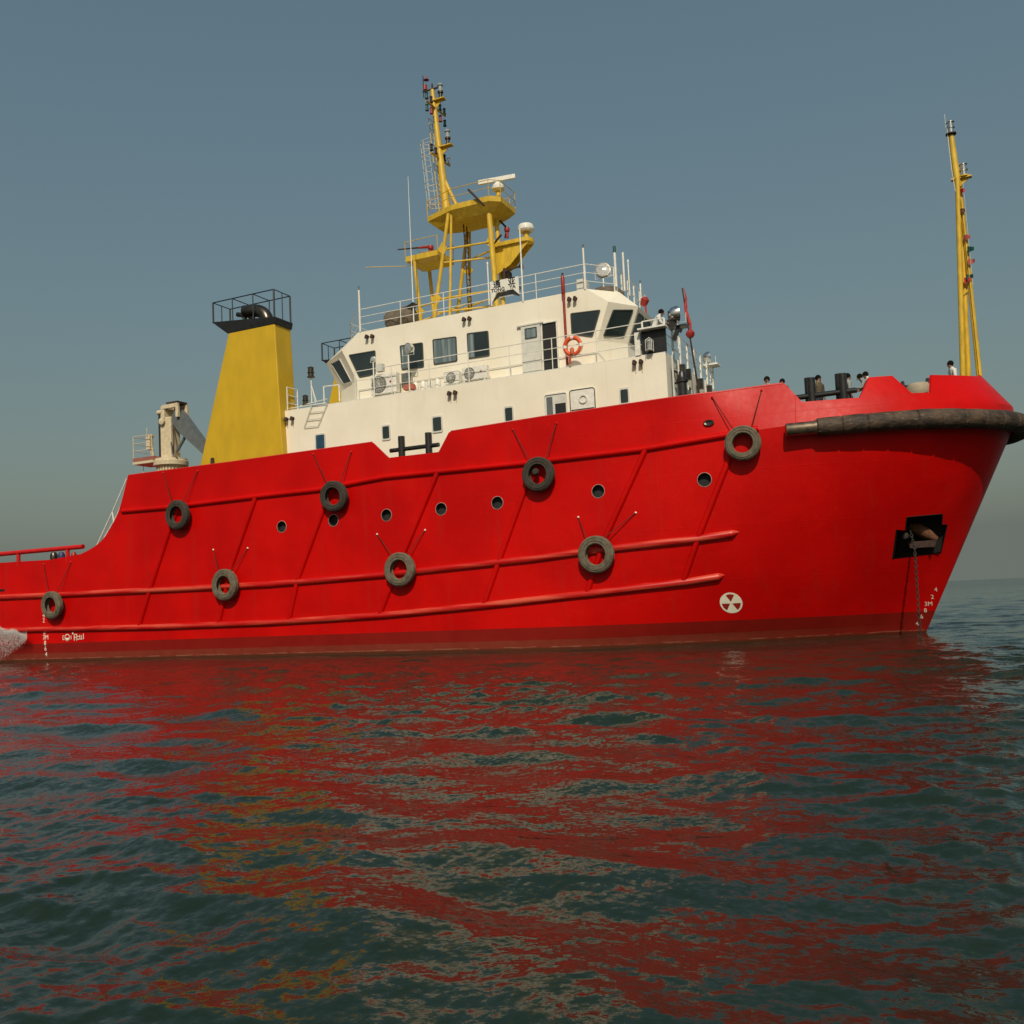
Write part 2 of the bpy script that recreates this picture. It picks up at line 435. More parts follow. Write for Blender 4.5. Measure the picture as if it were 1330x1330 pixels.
for side in (1, -1):
    O = [bcol(s, zt, side, 0) for s, zt in ss2]; I = [bcol(s, zt, side, .09) for s, zt in ss2]
    base = len(bw.v); nc = len(O)
    for c in O: bw.v += c
    for c in I: bw.v += c
    oo = lambda i, j: base + i * (NB + 1) + j
    ii = lambda i, j: base + (nc + i) * (NB + 1) + j
    for i in range(nc - 1):
        for j in range(NB):
            bw.f.append((oo(i, j), oo(i + 1, j), oo(i + 1, j + 1), oo(i, j + 1))); bw.f.append((ii(i, j), ii(i, j + 1), ii(i + 1, j + 1), ii(i + 1, j)))
        bw.f.append((oo(i, NB), oo(i + 1, NB), ii(i + 1, NB), ii(i, NB)))
bw.m = [0] * len(bw.f)
bul = part('bulwark', bw, m_red, ship, ang=24)
# capping rail along the level runs of the bulwark
cap = MB()
for (x0_, x1_) in ((-21.7, -6.05), (-1.8, 12.9)):
    pts = []
    N_ = 24
    for i in range(N_ + 1):
        x = x0_ + (x1_ - x0_) * i / N_; s = x - XK if x < XK else L * (x - XK) / (tip(10.1) - XK)
        zt = interp(pr2, s); p = bpoint(s, zt, .045); pts.append(p + Vector((0, 0, .015)))
    cap.tube(pts, .055, 8)
part('bulwark_capping', cap, m_redp, ship)
# decks
dk = MB()
xs = [XA + .3 + i * 1.0 for i in range(29)] + [XK + L * (1 - (1 - i / 24) ** 1.6) for i in range(1, 24)]
st_ = [Vector((x, -hb(min(x, 21), 8.5) + .12 if x > XK else -6.78, 8.84)) for x in xs if x < 20.9]
dk.prism(st_ + [Vector((p.x, -p.y, p.z)) for p in reversed(st_)], (0, 0, -.05))
part('foredeck', dk, m_deck, ship, smooth=False)
# ------------------------------------------------------------------ rubbing strakes and struts
def strake(pts, r, taper=0, n=5):
    P_ = []
    for (a, b) in zip(pts, pts[1:]):
        for t in range(n): P_.append((a[0] + (b[0] - a[0]) * t / n, a[1] + (b[1] - a[1]) * t / n))
    P_.append(pts[-1]); W = []
    for q in P_: p = H(*q); W.append(p - nrm(p.x, p.z) * (r * -.15))
    R_ = [r] * len(W)
    if taper:
        for k in range(taper): R_[-1 - k] = r * (k + .15) / taper; W[-1 - k] -= nrm(W[-1 - k].x, W[-1 - k].z) * r * .5 * (1 - k / taper)
    m_ = MB(); m_.tube(W, R_, 14); return m_
STR = [([(159.5, 664), (218, 659), (350, 643), (414, 636), (500, 619.6), (679, 602), (835, 583.7), (943.5, 565), (985, 557)], 0),
       ([(0, 776), (190, 767), (350, 759), (498, 746.5), (690, 726), (751, 717.5), (905, 700), (948, 693.5), (962, 690.5)], 4),
       ([(0, 819), (31, 818), (200, 814.5), (350, 808.5), (500, 799), (632, 786), (762, 771.5), (892, 755.5), (930, 749.5), (943, 746.5)], 4)]
def strake_mat():
    m = bpy.data.materials.new('streaked_red_paint'); m.use_nodes = True; k = NT(m); b = m.node_tree.nodes['Principled BSDF']
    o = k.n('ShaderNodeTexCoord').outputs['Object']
    col = k.mix(k.ramp(k.noise(o, 1.2, 6, (.25, 1, 4)), .42, .66), (.48, .002, .001), (.60, .075, .04)); k.l(col, b.inputs['Base Color']); b.inputs['Roughness'].default_value = .4  # red with paler orange-red noise streaks running along the strake
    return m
m_strake = strake_mat()
for p_, tp in STR: part('rubbing_strake', strake(p_, .15 if tp else .13, tp), m_strake if tp else m_red, ship)
for p_ in ([(232, 660), (221, 688), (196, 764), (181.6, 812)], [(333, 645), (301, 735), (284, 812)], [(430, 634), (420.7, 661.5), (387, 753), (376, 805)], [(569, 613), (527.6, 711.6), (494, 797)],
           [(697, 600), (682, 636), (649.4, 726), (629, 785)], [(839, 583), (787.5, 696), (763, 769)], [(952, 565), (946, 598.5), (907, 698), (888, 753)]):
    part('hull_strut', strake(p_, .125, 0, 4), m_red, ship)
# ------------------------------------------------------------------ bow fender
fz = 8.33
def fcur(k):          # k from -1 (starboard end) round the bow to 1
    th = k
    return th
fp = []
N_ = 90
for i in range(N_ + 1):
    a = -1 + 2 * i / N_; side = -1 if a < 0 else 1; w = 1 - abs(a)
    xs_ = 14.0; s0 = L * (xs_ - XK) / (21.21 - XK)
    s = s0 + (L - s0) * (1 - (1 - w) ** 2)
    f = s / L; X = XK + (21.2 - XK) * f; Yh = B * max(0, 1 - f ** 2.4) ** .5
    fp.append(Vector((X, side * Yh, fz + .08 * smooth((X - 13) / 5))))
# push outwards by the radius
ff = []
for i, p in enumerate(fp):
    t = (fp[min(i + 1, N_)] - fp[max(i - 1, 0)]).normalized(); nn = Vector((t.y, -t.x, 0)); 
    if nn.dot(Vector((p.x - 12, p.y, 0))) < 0: nn = -nn
    ff.append(p + nn * .30)
dense = []; acc = 0
for a, b in zip(ff, ff[1:]):
    l = (b - a).length; k = max(1, int(l / .022))
    for t in range(k): q = a.lerp(b, t / k); dense.append((acc + l * t / k, q))
    acc += l
dense.append((acc, ff[-1]))
fm = MB(); seg = .93; rr = []
for d_, q in dense:
    w = (d_ % seg) / seg; g = min(w, 1 - w) * seg
    rr.append((.335 + .055 * smooth((q.x - 12.5) / 6)) * (1 - .13 * math.exp(-(g / .03) ** 2)) * (1 + .025 * math.sin(d_ * 1.7) + .012 * math.sin(d_ * 5.1)))
fm.tube([q for _, q in dense], rr, 26)
fen = part('bow_fender', fm, m_fend, ship, ang=60)
for e0, e1, e2 in ((0, 1, 4), (-1, -2, -5)):
    dr = (ff[e0] - ff[e2]).normalized(); cp = MB(); cp.lathe(ff[e0], [(0, 1.15), (.235, 1.15), (.26, 1.1), (.26, .1), (.29, .02), (.29, -.1)], 24, dr)
    part('fender_end_pipe', cp, mat('worn_pipe_steel', (.22, .17, .12), .36, metal=.85, var=.35, scale=4), fen)
for side in (-1, 1):
    sh = MB(); sh.tube([Vector((p.x, p.y, p.z + .30)) for p in (ff if False else fp)][::2], .09, 8); 
part('fender_ledge', sh, m_redp, ship)

# ------------------------------------------------------------------ markings on the shell
def conform(vs, fs, cx, cz, off=.012):
    out = []
    for v in vs:
        x = cx + v.x; z = cz + v.y; out.append(Vector((x, -hb(x, z) - off - v.z, z)))
    m_ = MB(); m_.add(out, fs); return m_
def mark(body, px, py, size, name='draft_mark', sx=1., m_=None):
    p = H(px, py); vs, fs = text_mesh(body, size); vs = [Vector((v.x * sx, v.y, v.z)) for v in vs]
    part(name, conform(vs, fs, p.x, p.z), m_ or m_mark, ship, smooth=False)
for b_, x_, y_ in (('4', 1215.5, 766), ('2', 1211, 775.5), ('3M', 1206, 784.5), ('8', 1202, 793), ('6', 1197, 801), ('4', 1191.5, 810)): mark(b_, x_, y_, .25)
for b_, x_, y_ in (('4', 57, 799.5), ('2', 57, 806), ('8', 58, 821.5), ('3M', 59.5, 828), ('8', 58.8, 835.5), ('6', 59.3, 842.5), ('4', 60.3, 850)): mark(b_, x_, y_, .36)
def disc(cx, cz, r, n=40, wedge=None, ring=None):
    vs = []; fs = []
    if ring:
        for k in range(n):
            a = 2 * PI * k / n; vs += [Vector((r * math.cos(a), r * math.sin(a), 0)), Vector((ring * math.cos(a), ring * math.sin(a), 0))]
        fs = [(2 * k, 2 * ((k + 1) % n), 2 * ((k + 1) % n) + 1, 2 * k + 1) for k in range(n)]
    else:
        a0, a1 = wedge if wedge else (0, 2 * PI); vs = [Vector((0, 0, 0)) + (Vector((math.cos((a0 + a1) / 2), math.sin((a0 + a1) / 2), 0)) * r * .14 if wedge else Vector((0, 0, 0)))]
        for k in range(n + 1): a = a0 + (a1 - a0) * k / n; vs.append(Vector((r * math.cos(a), r * math.sin(a), 0)))
        fs = [(0, k + 1, k + 2) for k in range(n)]
    return vs, fs
p = H(949.7, 783)
# subdivided so that it hugs the curved plating
dm = MB()
for r0, r1 in ((0, .15), (.15, .3), (.3, .425)):
    for k in range(40):
        a = 2 * PI * k / 40; b_ = 2 * PI * (k + 1) / 40; q = []
        for rr_, aa in ((r0, a), (r1, a), (r1, b_), (r0, b_)):
            x = p.x + rr_ * math.cos(aa); z = p.z + rr_ * math.sin(aa); q.append(Vector((x, -hb(x, z) - .012, z)))
        dm.add(q, [(0, 1, 2, 3)])
tm = part('thruster_mark', dm, m_mark, ship, smooth=False)
for c_ in (90, 210, 330):
    vs, fs = disc(0, 0, .355, 10, (math.radians(c_ - 27), math.radians(c_ + 27)))
    part('mark_wedge', conform(vs, fs, p.x, p.z, .018), m_mred, tm, smooth=False)
p = H(87.5, 828); lm = MB()
for q in (conform(*disc(0, 0, .20, ring=.155), p.x, p.z),): lm.add(q.v, q.f)
vs = [Vector((.17 * math.cos(a), .17 * math.sin(a) - .02, 0)) for a in [PI + PI * k / 12 for k in range(13)]]
q = conform(vs, [tuple(range(13))], p.x, p.z); lm.add(q.v, q.f)
def rectm(x, z, w, h): 
    q = conform([Vector((x - w / 2, z - h / 2, 0)), Vector((x + w / 2, z - h / 2, 0)), Vector((x + w / 2, z + h / 2, 0)), Vector((x - w / 2, z + h / 2, 0))], [(0, 1, 2, 3)], p.x, p.z); lm.add(q.v, q.f)
rectm(-.34, .0, .04, .22); rectm(-.29, .11, .1, .035); rectm(-.29, -.11, .1, .035); rectm(.3, 0, .04, .22)
rectm(.55, .0, .05, .36); rectm(.66, .16, .22, .035); rectm(.66, -.0, .18, .035); rectm(.75, -.02, .05, .32); rectm(.92, -.11, .5, .035); rectm(.9, .04, .3, .035); rectm(.98, .0, .04, .26); rectm(1.12, .0, .04, .2); rectm(1.26, .03, .05, .3)
rectm(.44, .22, .1, .1)
part('load_line_mark', lm, m_mark, ship, smooth=False)

# ------------------------------------------------------------------ tyre fenders
TY = [(68, 786, 36, (56.6, 732.6), (92, 730), 'aftmost small tyre fender hung low beside the stern draft marks'),
      (231, 669, 39, (212, 614), (256.6, 611.6), 'tyre fender hung high just under the bulwark near the crane'),
      (292.5, 760, 42, (277, 714), (321.6, 712), 'low tyre fender between the stern draft marks and the aftmost porthole'),
      (434, 645, 41, (407, 589.8), (456, 587), 'tyre fender directly above the second porthole from aft'),
      (519.5, 740, 45, (489.7, 694), (552, 688.6), 'low tyre fender on the middle rubbing strake below the third and fourth portholes'),
      (699.5, 616, 45, (665.7, 558), (722.6, 549.8), 'high tyre fender with a lump inside, below the open deckhouse doorway'),
      (774.5, 720, 48.5, (751, 671.8), (825.6, 666), 'large low tyre fender below the sixth porthole, with two short chains'),
      (965, 576, 46.5, (925, 516), (989, 507), 'foremost tyre fender hung next to the end of the thick bow fender')]
for i, (px, py, dpx, ra, rb, lab) in enumerate(TY):
    T = .34; p = H(px, py, .15 + T / 2); dist = (p - CAM).dot(FW); R_ = dpx / 2 * dist / F
    nn = nrm(p.x, p.z); nn = Vector((nn.x, nn.y, 0)).normalized()
    p0 = p + nn * (.02)
    t = thing('tyre_fender', lab, 'tyre', p0, 'old tyres hung along the hull as fenders')
    w = T / 2; pr_ = [(.60 * R_, -w * .55), (.56 * R_, -w * .75), (.58 * R_, -w * .9), (.68 * R_, -w), (.86 * R_, -w * .96), (.95 * R_, -w * .8), (R_, -w * .55), (R_ * .985, -w * .42), (R_, -w * .36), (R_, -.03), (R_ * .98, 0), (R_, .03), (R_, w * .36), (R_ * .985, w * .42), (R_, w * .55),
         (.95 * R_, w * .8), (.90 * R_, w * .95), (.88 * R_, w * .84), (.855 * R_, w * .84), (.83 * R_, w * 1.02), (.73 * R_, w * 1.03), (.715 * R_, w * .9), (.69 * R_, w * .9), (.66 * R_, w * .9), (.60 * R_, w * .93), (.56 * R_, w * .75), (.60 * R_, w * .55), (.78 * R_, w * .4), (.84 * R_, 0), (.78 * R_, -w * .4), (.60 * R_, -w * .55)]
    nn = (nn + Vector((random.uniform(-.05, .05), 0, random.uniform(-.07, .05)))).normalized(); m_ = MB(); m_.lathe(p0, pr_, 44, nn)
    sq = random.uniform(.96, 1.02); m_.v = [Vector((v.x, v.y, p0.z + (v.z - p0.z) * (1 if v.z > p0.z else sq))) for v in m_.v]
    ty = part('tyre', m_, m_rubber if i in (0, 2, 4, 6, 7) else m_rubd, t, ang=50)
    if i == 5:
        k_ = MB(); k_.lathe(p0 + Vector((-.12, 0, .12)), [(0, -.1), (.12, -.08), (.16, 0), (.12, .1), (0, .12)], 12, nn); part('rope_lump', k_, m_rubd, t)
    for q, sd in ((ra, -1), (rb, 1)):
        a = H(*q, .03); b = p0 + Vector((sd * R_ * .5, 0, R_ * .86)) - nn * .02; rp = MB(); pts = []
        for k in range(9):
            f = k / 8; v = a.lerp(b, f); pts.append(v)
        rp.tube(pts, .019, 6); part('hanging_rope', rp, m_rope, t)
        ly = MB(); ly.lathe(a, [(0, -.04), (.035, -.03), (.05, 0), (.035, .03), (0, .05)], 10, nn); part('eye_plate', ly, m_mark if q in ((489.7, 694), (552, 688.6), (751, 671.8), (825.6, 666), (277, 714), (321.6, 712)) else m_redp, t)

# ------------------------------------------------------------------ deckhouse
def railing(parent, pts, h=1.05, n=3, sp=1.5, r=.022, m_=None, close=False, rp=None, name='railing'):
    pts = [Vector(p) for p in pts]; m = MB()
    for k in range(n):
        z = h * (k + 1) / n; m.tube([p + Vector((0, 0, z)) for p in pts], r if k == n - 1 else r * .8, 7)
    for a, b in zip(pts, pts[1:]):
        l = (b - a).length; c = max(1, round(l / sp))
        for i in range(c + 1): q = a.lerp(b, i / c); m.tube([q, q + Vector((0, 0, h))], rp or r * 1.05, 7)
    return part(name, m, m_ or m_rwhite, parent)
YH = -4.6; ZH = 12.68
dh = MB(); HX0, HX1 = -13.2, 7.75
dh.bb((HX0, YH, 8.8), (HX1, -YH, ZH))
house = part('deckhouse', dh, m_white, ship, smooth=False)
dd = MB(); dd.bb((HX0 + .01, YH + .004, ZH + .002), (HX1 - .01, -YH - .004, ZH + .05)); part('upper_deck_edge', dd, m_rwhite, ship, smooth=False)
def wplane(quad, a, nn): return [atpl(q[0], q[1], a, nn) for q in quad]
def inset_poly(P_, d_):
    c = sum(P_, Vector()) / len(P_); return [p + (c - p).normalized() * d_ for p in P_]
def roundpoly(P_, r, k=4):
    out = []; n = len(P_)
    for i in range(n):
        a, b, c = P_[i - 1], P_[i], P_[(i + 1) % n]; u = (a - b).normalized() * r; v = (c - b).normalized() * r
        for t in range(k + 1): f = t / k; out.append((b + u) * (1 - f) ** 2 + b * 2 * f * (1 - f) + (b + v) * f * f)
    return out
def window(P_, nn, parent, glass=None, frame=None, rad=.09, curtain=None, fw=.055):
    nn = nn.normalized(); O = roundpoly(P_, rad); I = roundpoly(inset_poly(P_, fw * 1.4), rad * .8); m = MB(); n = len(O)
    a = [p + nn * .004 for p in O]; b = [p + nn * .045 for p in O]; c = [p + nn * .045 for p in I]; d_ = [p + nn * .01 for p in I]
    m.add(a + b + c + d_, [(j * n + i, j * n + (i + 1) % n, (j + 1) * n + (i + 1) % n, (j + 1) * n + i) for j in range(3) for i in range(n)])
    w = part('window', m, frame or m_frame, parent)
    g = MB(); g.prism([p + nn * .022 for p in I], nn * -.012); part('window_pane', g, glass or m_glassd, w, smooth=False)
    if curtain:
        f0, f1 = curtain; q0 = P_[0].lerp(P_[1], f0); q1 = P_[0].lerp(P_[1], f1); q2 = P_[3].lerp(P_[2], f1); q3 = P_[3].lerp(P_[2], f0); cc = sum(P_, Vector()) / 4
        Q = [cc + (p - cc) * .93 for p in (q0, q1, q2, q3)]; u = MB(); u.prism([p + nn * .026 for p in Q], nn * -.003); part('window_curtain', u, m_curt, w, smooth=False)
    return w
NY = Vector((0, -1, 0)); AH = Vector((0, YH, 0))
for quad, gl in (([(409.5, 564), (423, 562), (423.5, 584), (410, 586)], m_bluegl), ([(496, 552.5), (507, 551), (507.5, 571), (496.5, 573)], None), ([(561, 541), (574.5, 539), (575.5, 561), (562, 563)], None),
                 ([(655, 528.5), (667, 526.5), (667.5, 548), (655.5, 550)], None), ([(804.5, 504.5), (817, 502.5), (818, 525), (805.5, 527)], None)):
    Pq = wplane(quad, AH, NY); x0_, x1_ = (Pq[0].x + Pq[3].x) / 2, (Pq[1].x + Pq[2].x) / 2; z1, z0 = (Pq[0].z + Pq[1].z) / 2, (Pq[2].z + Pq[3].z) / 2
    Pq = [Vector((x0_, YH, z1)), Vector((x1_, YH, z1)), Vector((x1_, YH, z0)), Vector((x0_, YH, z0))]
    window(Pq, NY, ship, gl, m_lwhite, .09, fw=.07)
def rectpx(quad, Y):
    Pq = [at(q[0], q[1], Y) for q in quad]; x0_, x1_ = (Pq[0].x + Pq[3].x) / 2, (Pq[1].x + Pq[2].x) / 2; z1, z0 = (Pq[0].z + Pq[1].z) / 2, (Pq[2].z + Pq[3].z) / 2
    return x0_, x1_, z0, z1
# recessed doorway in the lower house: dark inset framed by a rounded coaming
x0_, x1_, z0, z1 = rectpx([(707, 512), (736, 509), (738, 537), (708, 541)], YH); z0 = 9.2
m = MB(); Pq = [Vector((x0_, YH, z1)), Vector((x1_, YH, z1)), Vector((x1_, YH, z0)), Vector((x0_, YH, z0))]
O = roundpoly(Pq, .12); I = roundpoly(inset_poly(Pq, .06), .1); n = len(O); nn = NY
a = [p + nn * .003 for p in O]; b = [p + nn * .05 for p in O]; c = [p + nn * .05 for p in I]; d_ = [p + nn * .004 for p in I]
m.add(a + b + c + d_, [(j * n + i, j * n + (i + 1) % n, (j + 1) * n + (i + 1) % n, (j + 1) * n + i) for j in range(3) for i in range(n)])
dw = part('doorway', m, m_rwhite, ship)
m = MB(); m.prism([p + nn * .008 for p in I], nn * -.004); part('doorway_recess', m, m_lwhite, dw, smooth=False)
m = MB(); m.bb((x0_ + .52, YH - .02, z0 + .05), (x1_ - .08, YH - .012, z1 - .5)); part('inner_doorway', m, m_interior, dw, smooth=False)
m = MB(); m.bb((x0_ + .10, YH - .02, z0 + .05), (x0_ + .40, YH - .012, z1 - .15)); part('recess_side', m, m_boom, dw, smooth=False)
# hatch door standing open against the wall
x0_, x1_, z0, z1 = rectpx([(740.5, 507), (773, 503), (775, 533), (742, 538)], YH); z0 = 9.3
Pq = [Vector((x0_, YH, z1)), Vector((x1_, YH, z1)), Vector((x1_, YH, z0)), Vector((x0_, YH, z0))]
m = MB(); m.prism([p + NY * .10 for p in roundpoly(Pq, .13)], NY * -.07); hd = part('steel_door', m, m_rwhite, ship, smooth=False)
m = MB(); m.tube([p + NY * .105 for p in roundpoly(inset_poly(Pq, .03), .13)], .022, 6, closed=True); part('door_gasket', m, m_frame, hd)
c_ = at(757.5, 518.5, YH - .1); m = MB(); m.lathe(c_, [(.15, 0), (.20, .0), (.20, .05), (.15, .05), (.15, 0)], 20, NY); part('door_port', m, m_lwhite, hd)
m = MB()
for z_ in (z1 - .95, z1 - 1.35): m.bb((x0_ + .06, YH - .13, z_), (x1_ - .06, YH - .10, z_ + .03))
part('door_handle', m, m_frame, hd, smooth=False)
# wall lamps / scupper pairs with rust streaks under them
for q in ((373.5, 544.5), (381, 543.5), (585, 511), (592.5, 510), (825, 471), (833.5, 470)):
    p = at(*q, YH); m = MB(); m.tube([p, p + Vector((0, -.16, .02)), p + Vector((0, -.19, -.06)), p + Vector((0, -.19, -.12))], [.085, .085, .09, .095], 12); part('drain_spigot', m, m_rustd, ship)
    m = MB(); m.prism([p + Vector((-.05, -.004, -.1)), p + Vector((.05, -.004, -.1)), p + Vector((.02, -.004, -.5)), p + Vector((-.02, -.004, -.5))], (0, -.002, 0)); part('rust_streak', m, mat('pale_rust', (.55, .42, .28), .8), ship, smooth=False)
for q in ((478, 437.5), (485, 437), (604, 415), (611, 414), (740.5, 389), (748, 388)):
    p = at(*q, -3.7); m = MB(); m.tube([p, p + Vector((0, -.16, .02)), p + Vector((0, -.19, -.06)), p + Vector((0, -.19, -.12))], [.08, .08, .085, .09], 12); part('drain_spigot', m, m_rustd, ship)

# ------------------------------------------------------------------ wheelhouse
YW = -3.7
lev = [(ZH + .05, [(-11.1, -2.), (-8.9, YW), (4.34, YW), (5.31, -2.2)]), (13.98, [(-11.1, -2.), (-8.9, YW), (4.34, YW), (5.31, -2.2)]),
       (15.68, [(-11.98, -2.), (-9.77, YW), (4.96, YW), (5.93, -2.2)]), (16.46, [(-10.6, -1.9), (-8.72, YW), (3.95, YW), (5.1, -2.4)])]
m = MB(); full = []
for z, pl in lev:
    q = pl + [(x, -y) for x, y in reversed(pl)]; full.append([Vector((x, y, z)) for x, y in q])
n = 8
for a in full: m.v += a
for j in range(3):
    for i in range(n): m.f.append((j * n + i, j * n + (i + 1) % n, (j + 1) * n + (i + 1) % n, (j + 1) * n + i))
m.f.append(tuple(range(3 * n, 4 * n))); m.f.append(tuple(range(n - 1, -1, -1))); m.m = [0] * len(m.f)
wh = part('wheelhouse', m, m_white, ship, smooth=False)
def facet(i):   # plane of the window band facet i
    a, b, c = full[1][i], full[1][(i + 1) % n], full[2][i]; nn = (b - a).cross(c - a).normalized()
    if nn.dot((a + b) / 2 - Vector((-3, 0, 14))) < 0: nn = -nn
    return a, nn
AW = Vector((0, YW, 0))
def wsnap(quad): return wplane(quad, AW, NY)
window(wsnap([(453, 461), (488, 455), (488, 486.5), (467, 490.5)]), NY, ship)
window(wsnap([(519.5, 449), (549.5, 444.7), (551, 477), (522, 480.8)]), NY, ship, curtain=(0, .28))
window(wsnap([(562, 441), (593, 436.8), (594.4, 469.3), (563.7, 474)]), NY, ship, curtain=(0, 1))
window(wsnap([(606.5, 433), (634.5, 429.5), (636.4, 462.3), (608.2, 466.5)]), NY, ship, curtain=(0, .3))
window(wsnap([(741, 407), (780.5, 402.2), (770, 438), (742.5, 434.3)]), NY, ship)
a_, n_ = facet(2); window(wplane([(796, 402), (822.5, 402), (809.5, 438), (783, 437)], a_, n_), n_, ship)
a_, n_ = facet(0); window(wplane([(430, 472), (441.5, 465.5), (457.5, 496), (447, 500)], a_, n_), n_, ship, frame=m_lwhite)
# front windows across the forward facet
a_, n_ = facet(3)
for k in range(4):
    y0 = -2.05 + k * 1.05; y1 = y0 + .9
    q = []
    for yy, zz in ((y0, 15.45), (y1, 15.45), (y1, 14.1), (y0, 14.1)):
        x = a_.x - (n_.y * (yy - a_.y) + n_.z * (zz - a_.z)) / n_.x; q.append(Vector((x, yy, zz)))
    window(q, n_, ship)
for k in range(3):
    a_, n_ = facet(7); y0 = -1.8 + k * 1.25; y1 = y0 + 1.05; q = []
    for yy, zz in ((y0, 15.45), (y1, 15.45), (y1, 14.1), (y0, 14.1)):
        x = a_.x - (n_.y * (yy - a_.y) + n_.z * (zz - a_.z)) / n_.x; q.append(Vector((x, yy, zz)))
    window(q, n_, ship)
# sliding door, doorway
x0_, x1_, z0, z1 = rectpx([(703.5, 420.5), (723, 418.5), (726, 477), (707, 480)], YW); z0 = ZH + .15
m = MB(); m.bb((x0_, YW - .012, z0), (x1_, YW - .004, z1)); dwy = part('wheelhouse_doorway', m, m_interior, ship, smooth=False)
m = MB()
m.bb((x0_ - .03, YW - .07, z0), (x0_ + .02, YW - .002, z1)); m.bb((x1_ - .02, YW - .07, z0), (x1_ + .04, YW - .002, z1)); m.bb((x0_ - .03, YW - .075, z1), (x1_ + .04, YW - .002, z1 + .05)); part('door_frame', m, m_rwhite, dwy, smooth=False)
xa, xb, _, _ = rectpx([(677.5, 425.5), (702, 422), (705, 480), (680, 484)], YW)
m = MB(); m.bb((xa, YW - .10, z0 + .02), (xb, YW - .05, z1)); sd = part('sliding_door', m, m_lwhite, ship, smooth=False)
m = MB(); m.bb((xa - .2, YW - .13, z1 + .03), (x0_ + .1, YW - .03, z1 + .1)); part('door_rail', m, m_lwhite, sd, smooth=False)
xc, xd, zc, zd = rectpx([(682.5, 427.5), (698, 425.5), (699, 438.5), (683.5, 441)], YW)
window([Vector((xc, YW - .1, zd)), Vector((xd, YW - .1, zd)), Vector((xd, YW - .1, zc)), Vector((xc, YW - .1, zc))], NY, sd, m_curt, m_frame, .04, fw=.03)
# red fire pipe against the wheelhouse with a dark nozzle
p0 = at(737, 474, YW - .22); p1 = at(730.5, 358, YW - .22)
m = MB(); m.tube([p0, p1], .062, 12); pp = part('fire_pipe', m, m_dred, ship)
m = MB(); m.tube([p1 + Vector((0, 0, -.9)), p1 + Vector((0, 0, -.85)), p1 + Vector((0, 0, -.1)), p1], [.062, .09, .09, .06], 12); part('pipe_hose', m, m_dred, pp)
m = MB(); m.tube([p1, p1 + Vector((0, 0, .12))], .05, 10); part('pipe_nozzle', m, m_black, pp)
# upper deck railing
def edge(px): return at(px, 500, YH).x
ZD = ZH + .05
railing(ship, [(-8.45, YH + .06, ZD), (6.75, YH + .06, ZD)], 1.45, 3, 2.15, .022)
# top bar forward, the sidelight screen and its lamp
xs0, xs1 = at(833, 440, YH).x, at(868, 440, YH).x
m = MB(); m.bb((xs0, YH - .02, ZD + .02), (xs1 - .1, YH + .06, ZD + 1.02)); sc_ = part('sidelight_screen', m, m_black, ship, smooth=False)
m = MB(); m.bb((xs0 - .05, YH - .40, ZD + 1.03), (xs1, YH + .1, ZD + 1.10)); m.bb((xs0 - .3, YH - .05, ZD), (xs0 - .06, YH + .05, ZD + 1.03)); part('screen_edge', m, m_rwhite, sc_, smooth=False)
p = at(843.5, 448, YH - .2); m = MB(); m.lathe(p + Vector((0, 0, -.24)), [(0, 0), (.15, .0), (.15, .04), (.1, .05), (.11, .3), (.15, .38), (.1, .46), (0, .5)], 14); part('side_lamp', m, m_lens, sc_)
m = MB()
for a in range(4):
    q = PI / 4 + a * PI / 2; m.tube([p + Vector((.19 * math.cos(q), .19 * math.sin(q), -.28)), p + Vector((.19 * math.cos(q), .19 * math.sin(q), .2)), p + Vector((0, 0, .33))], .014, 5)
part('lamp_guard', m, m_rwhite, sc_)
railing(ship, [(6.75, YH + .06, ZD), (HX1, YH + .06, ZD)], 1.5, 1, 1.2, .03, rp=.045)
# forward railing across the front: wide flat stanchions
m = MB()
for k in range(8):
    y = YH + .08 + k * (9.04 / 7); m.box((HX1 - .02, y, ZD + .62), (.07, .16, 1.25))
for z_ in (.45, .85, 1.25): m.tube([(HX1 - .02, YH + .08, ZD + z_), (HX1 - .02, -YH - .08, ZD + z_)], .022, 7)
part('forward_railing', m, m_rwhite, ship)
for k in range(5):
    y = -2.7 + k * 1.7
    Pq = [Vector((HX1, y, 11.9)), Vector((HX1, y + .55, 11.9)), Vector((HX1, y + .55, 11.1)), Vector((HX1, y, 11.1))]; window(Pq, Vector((1, 0, 0)), ship, None, m_lwhite)
# aft upper deck railing, small rail, ladder, lamps
railing(ship, [(-12.72, -4.57, ZD), (-12.72, -3.7, ZD)], 1.25, 3, 1.4, .03)
m = MB(); a = at(364, 501, -4.5); 
railing(ship, [at(421, 523, -4.2), at(441, 521, -4.2)], .85, 1, 1.2, .035)
m = MB(); L0 = [at(395, 555, YH - .08), at(405, 526, YH - .08)]; L1_ = [at(413, 553, YH - .08), at(425, 524, YH - .08)]
m.tube(L0, .022, 6); m.tube(L1_, .022, 6)
for k in range(4): f = k / 3; m.tube([L0[0].lerp(L0[1], f), L1_[0].lerp(L1_[1], f)], .018, 6)
part('side_ladder', m, m_lwhite, ship)
m = MB(); m.tube([at(372, 531, -4.3), at(423, 523, -4.3)], .02, 6); m.tube([at(390, 527, -4.3), at(425, 518, -4.3)], .02, 6); part('deck_edge_rail', m, m_rwhite, ship)
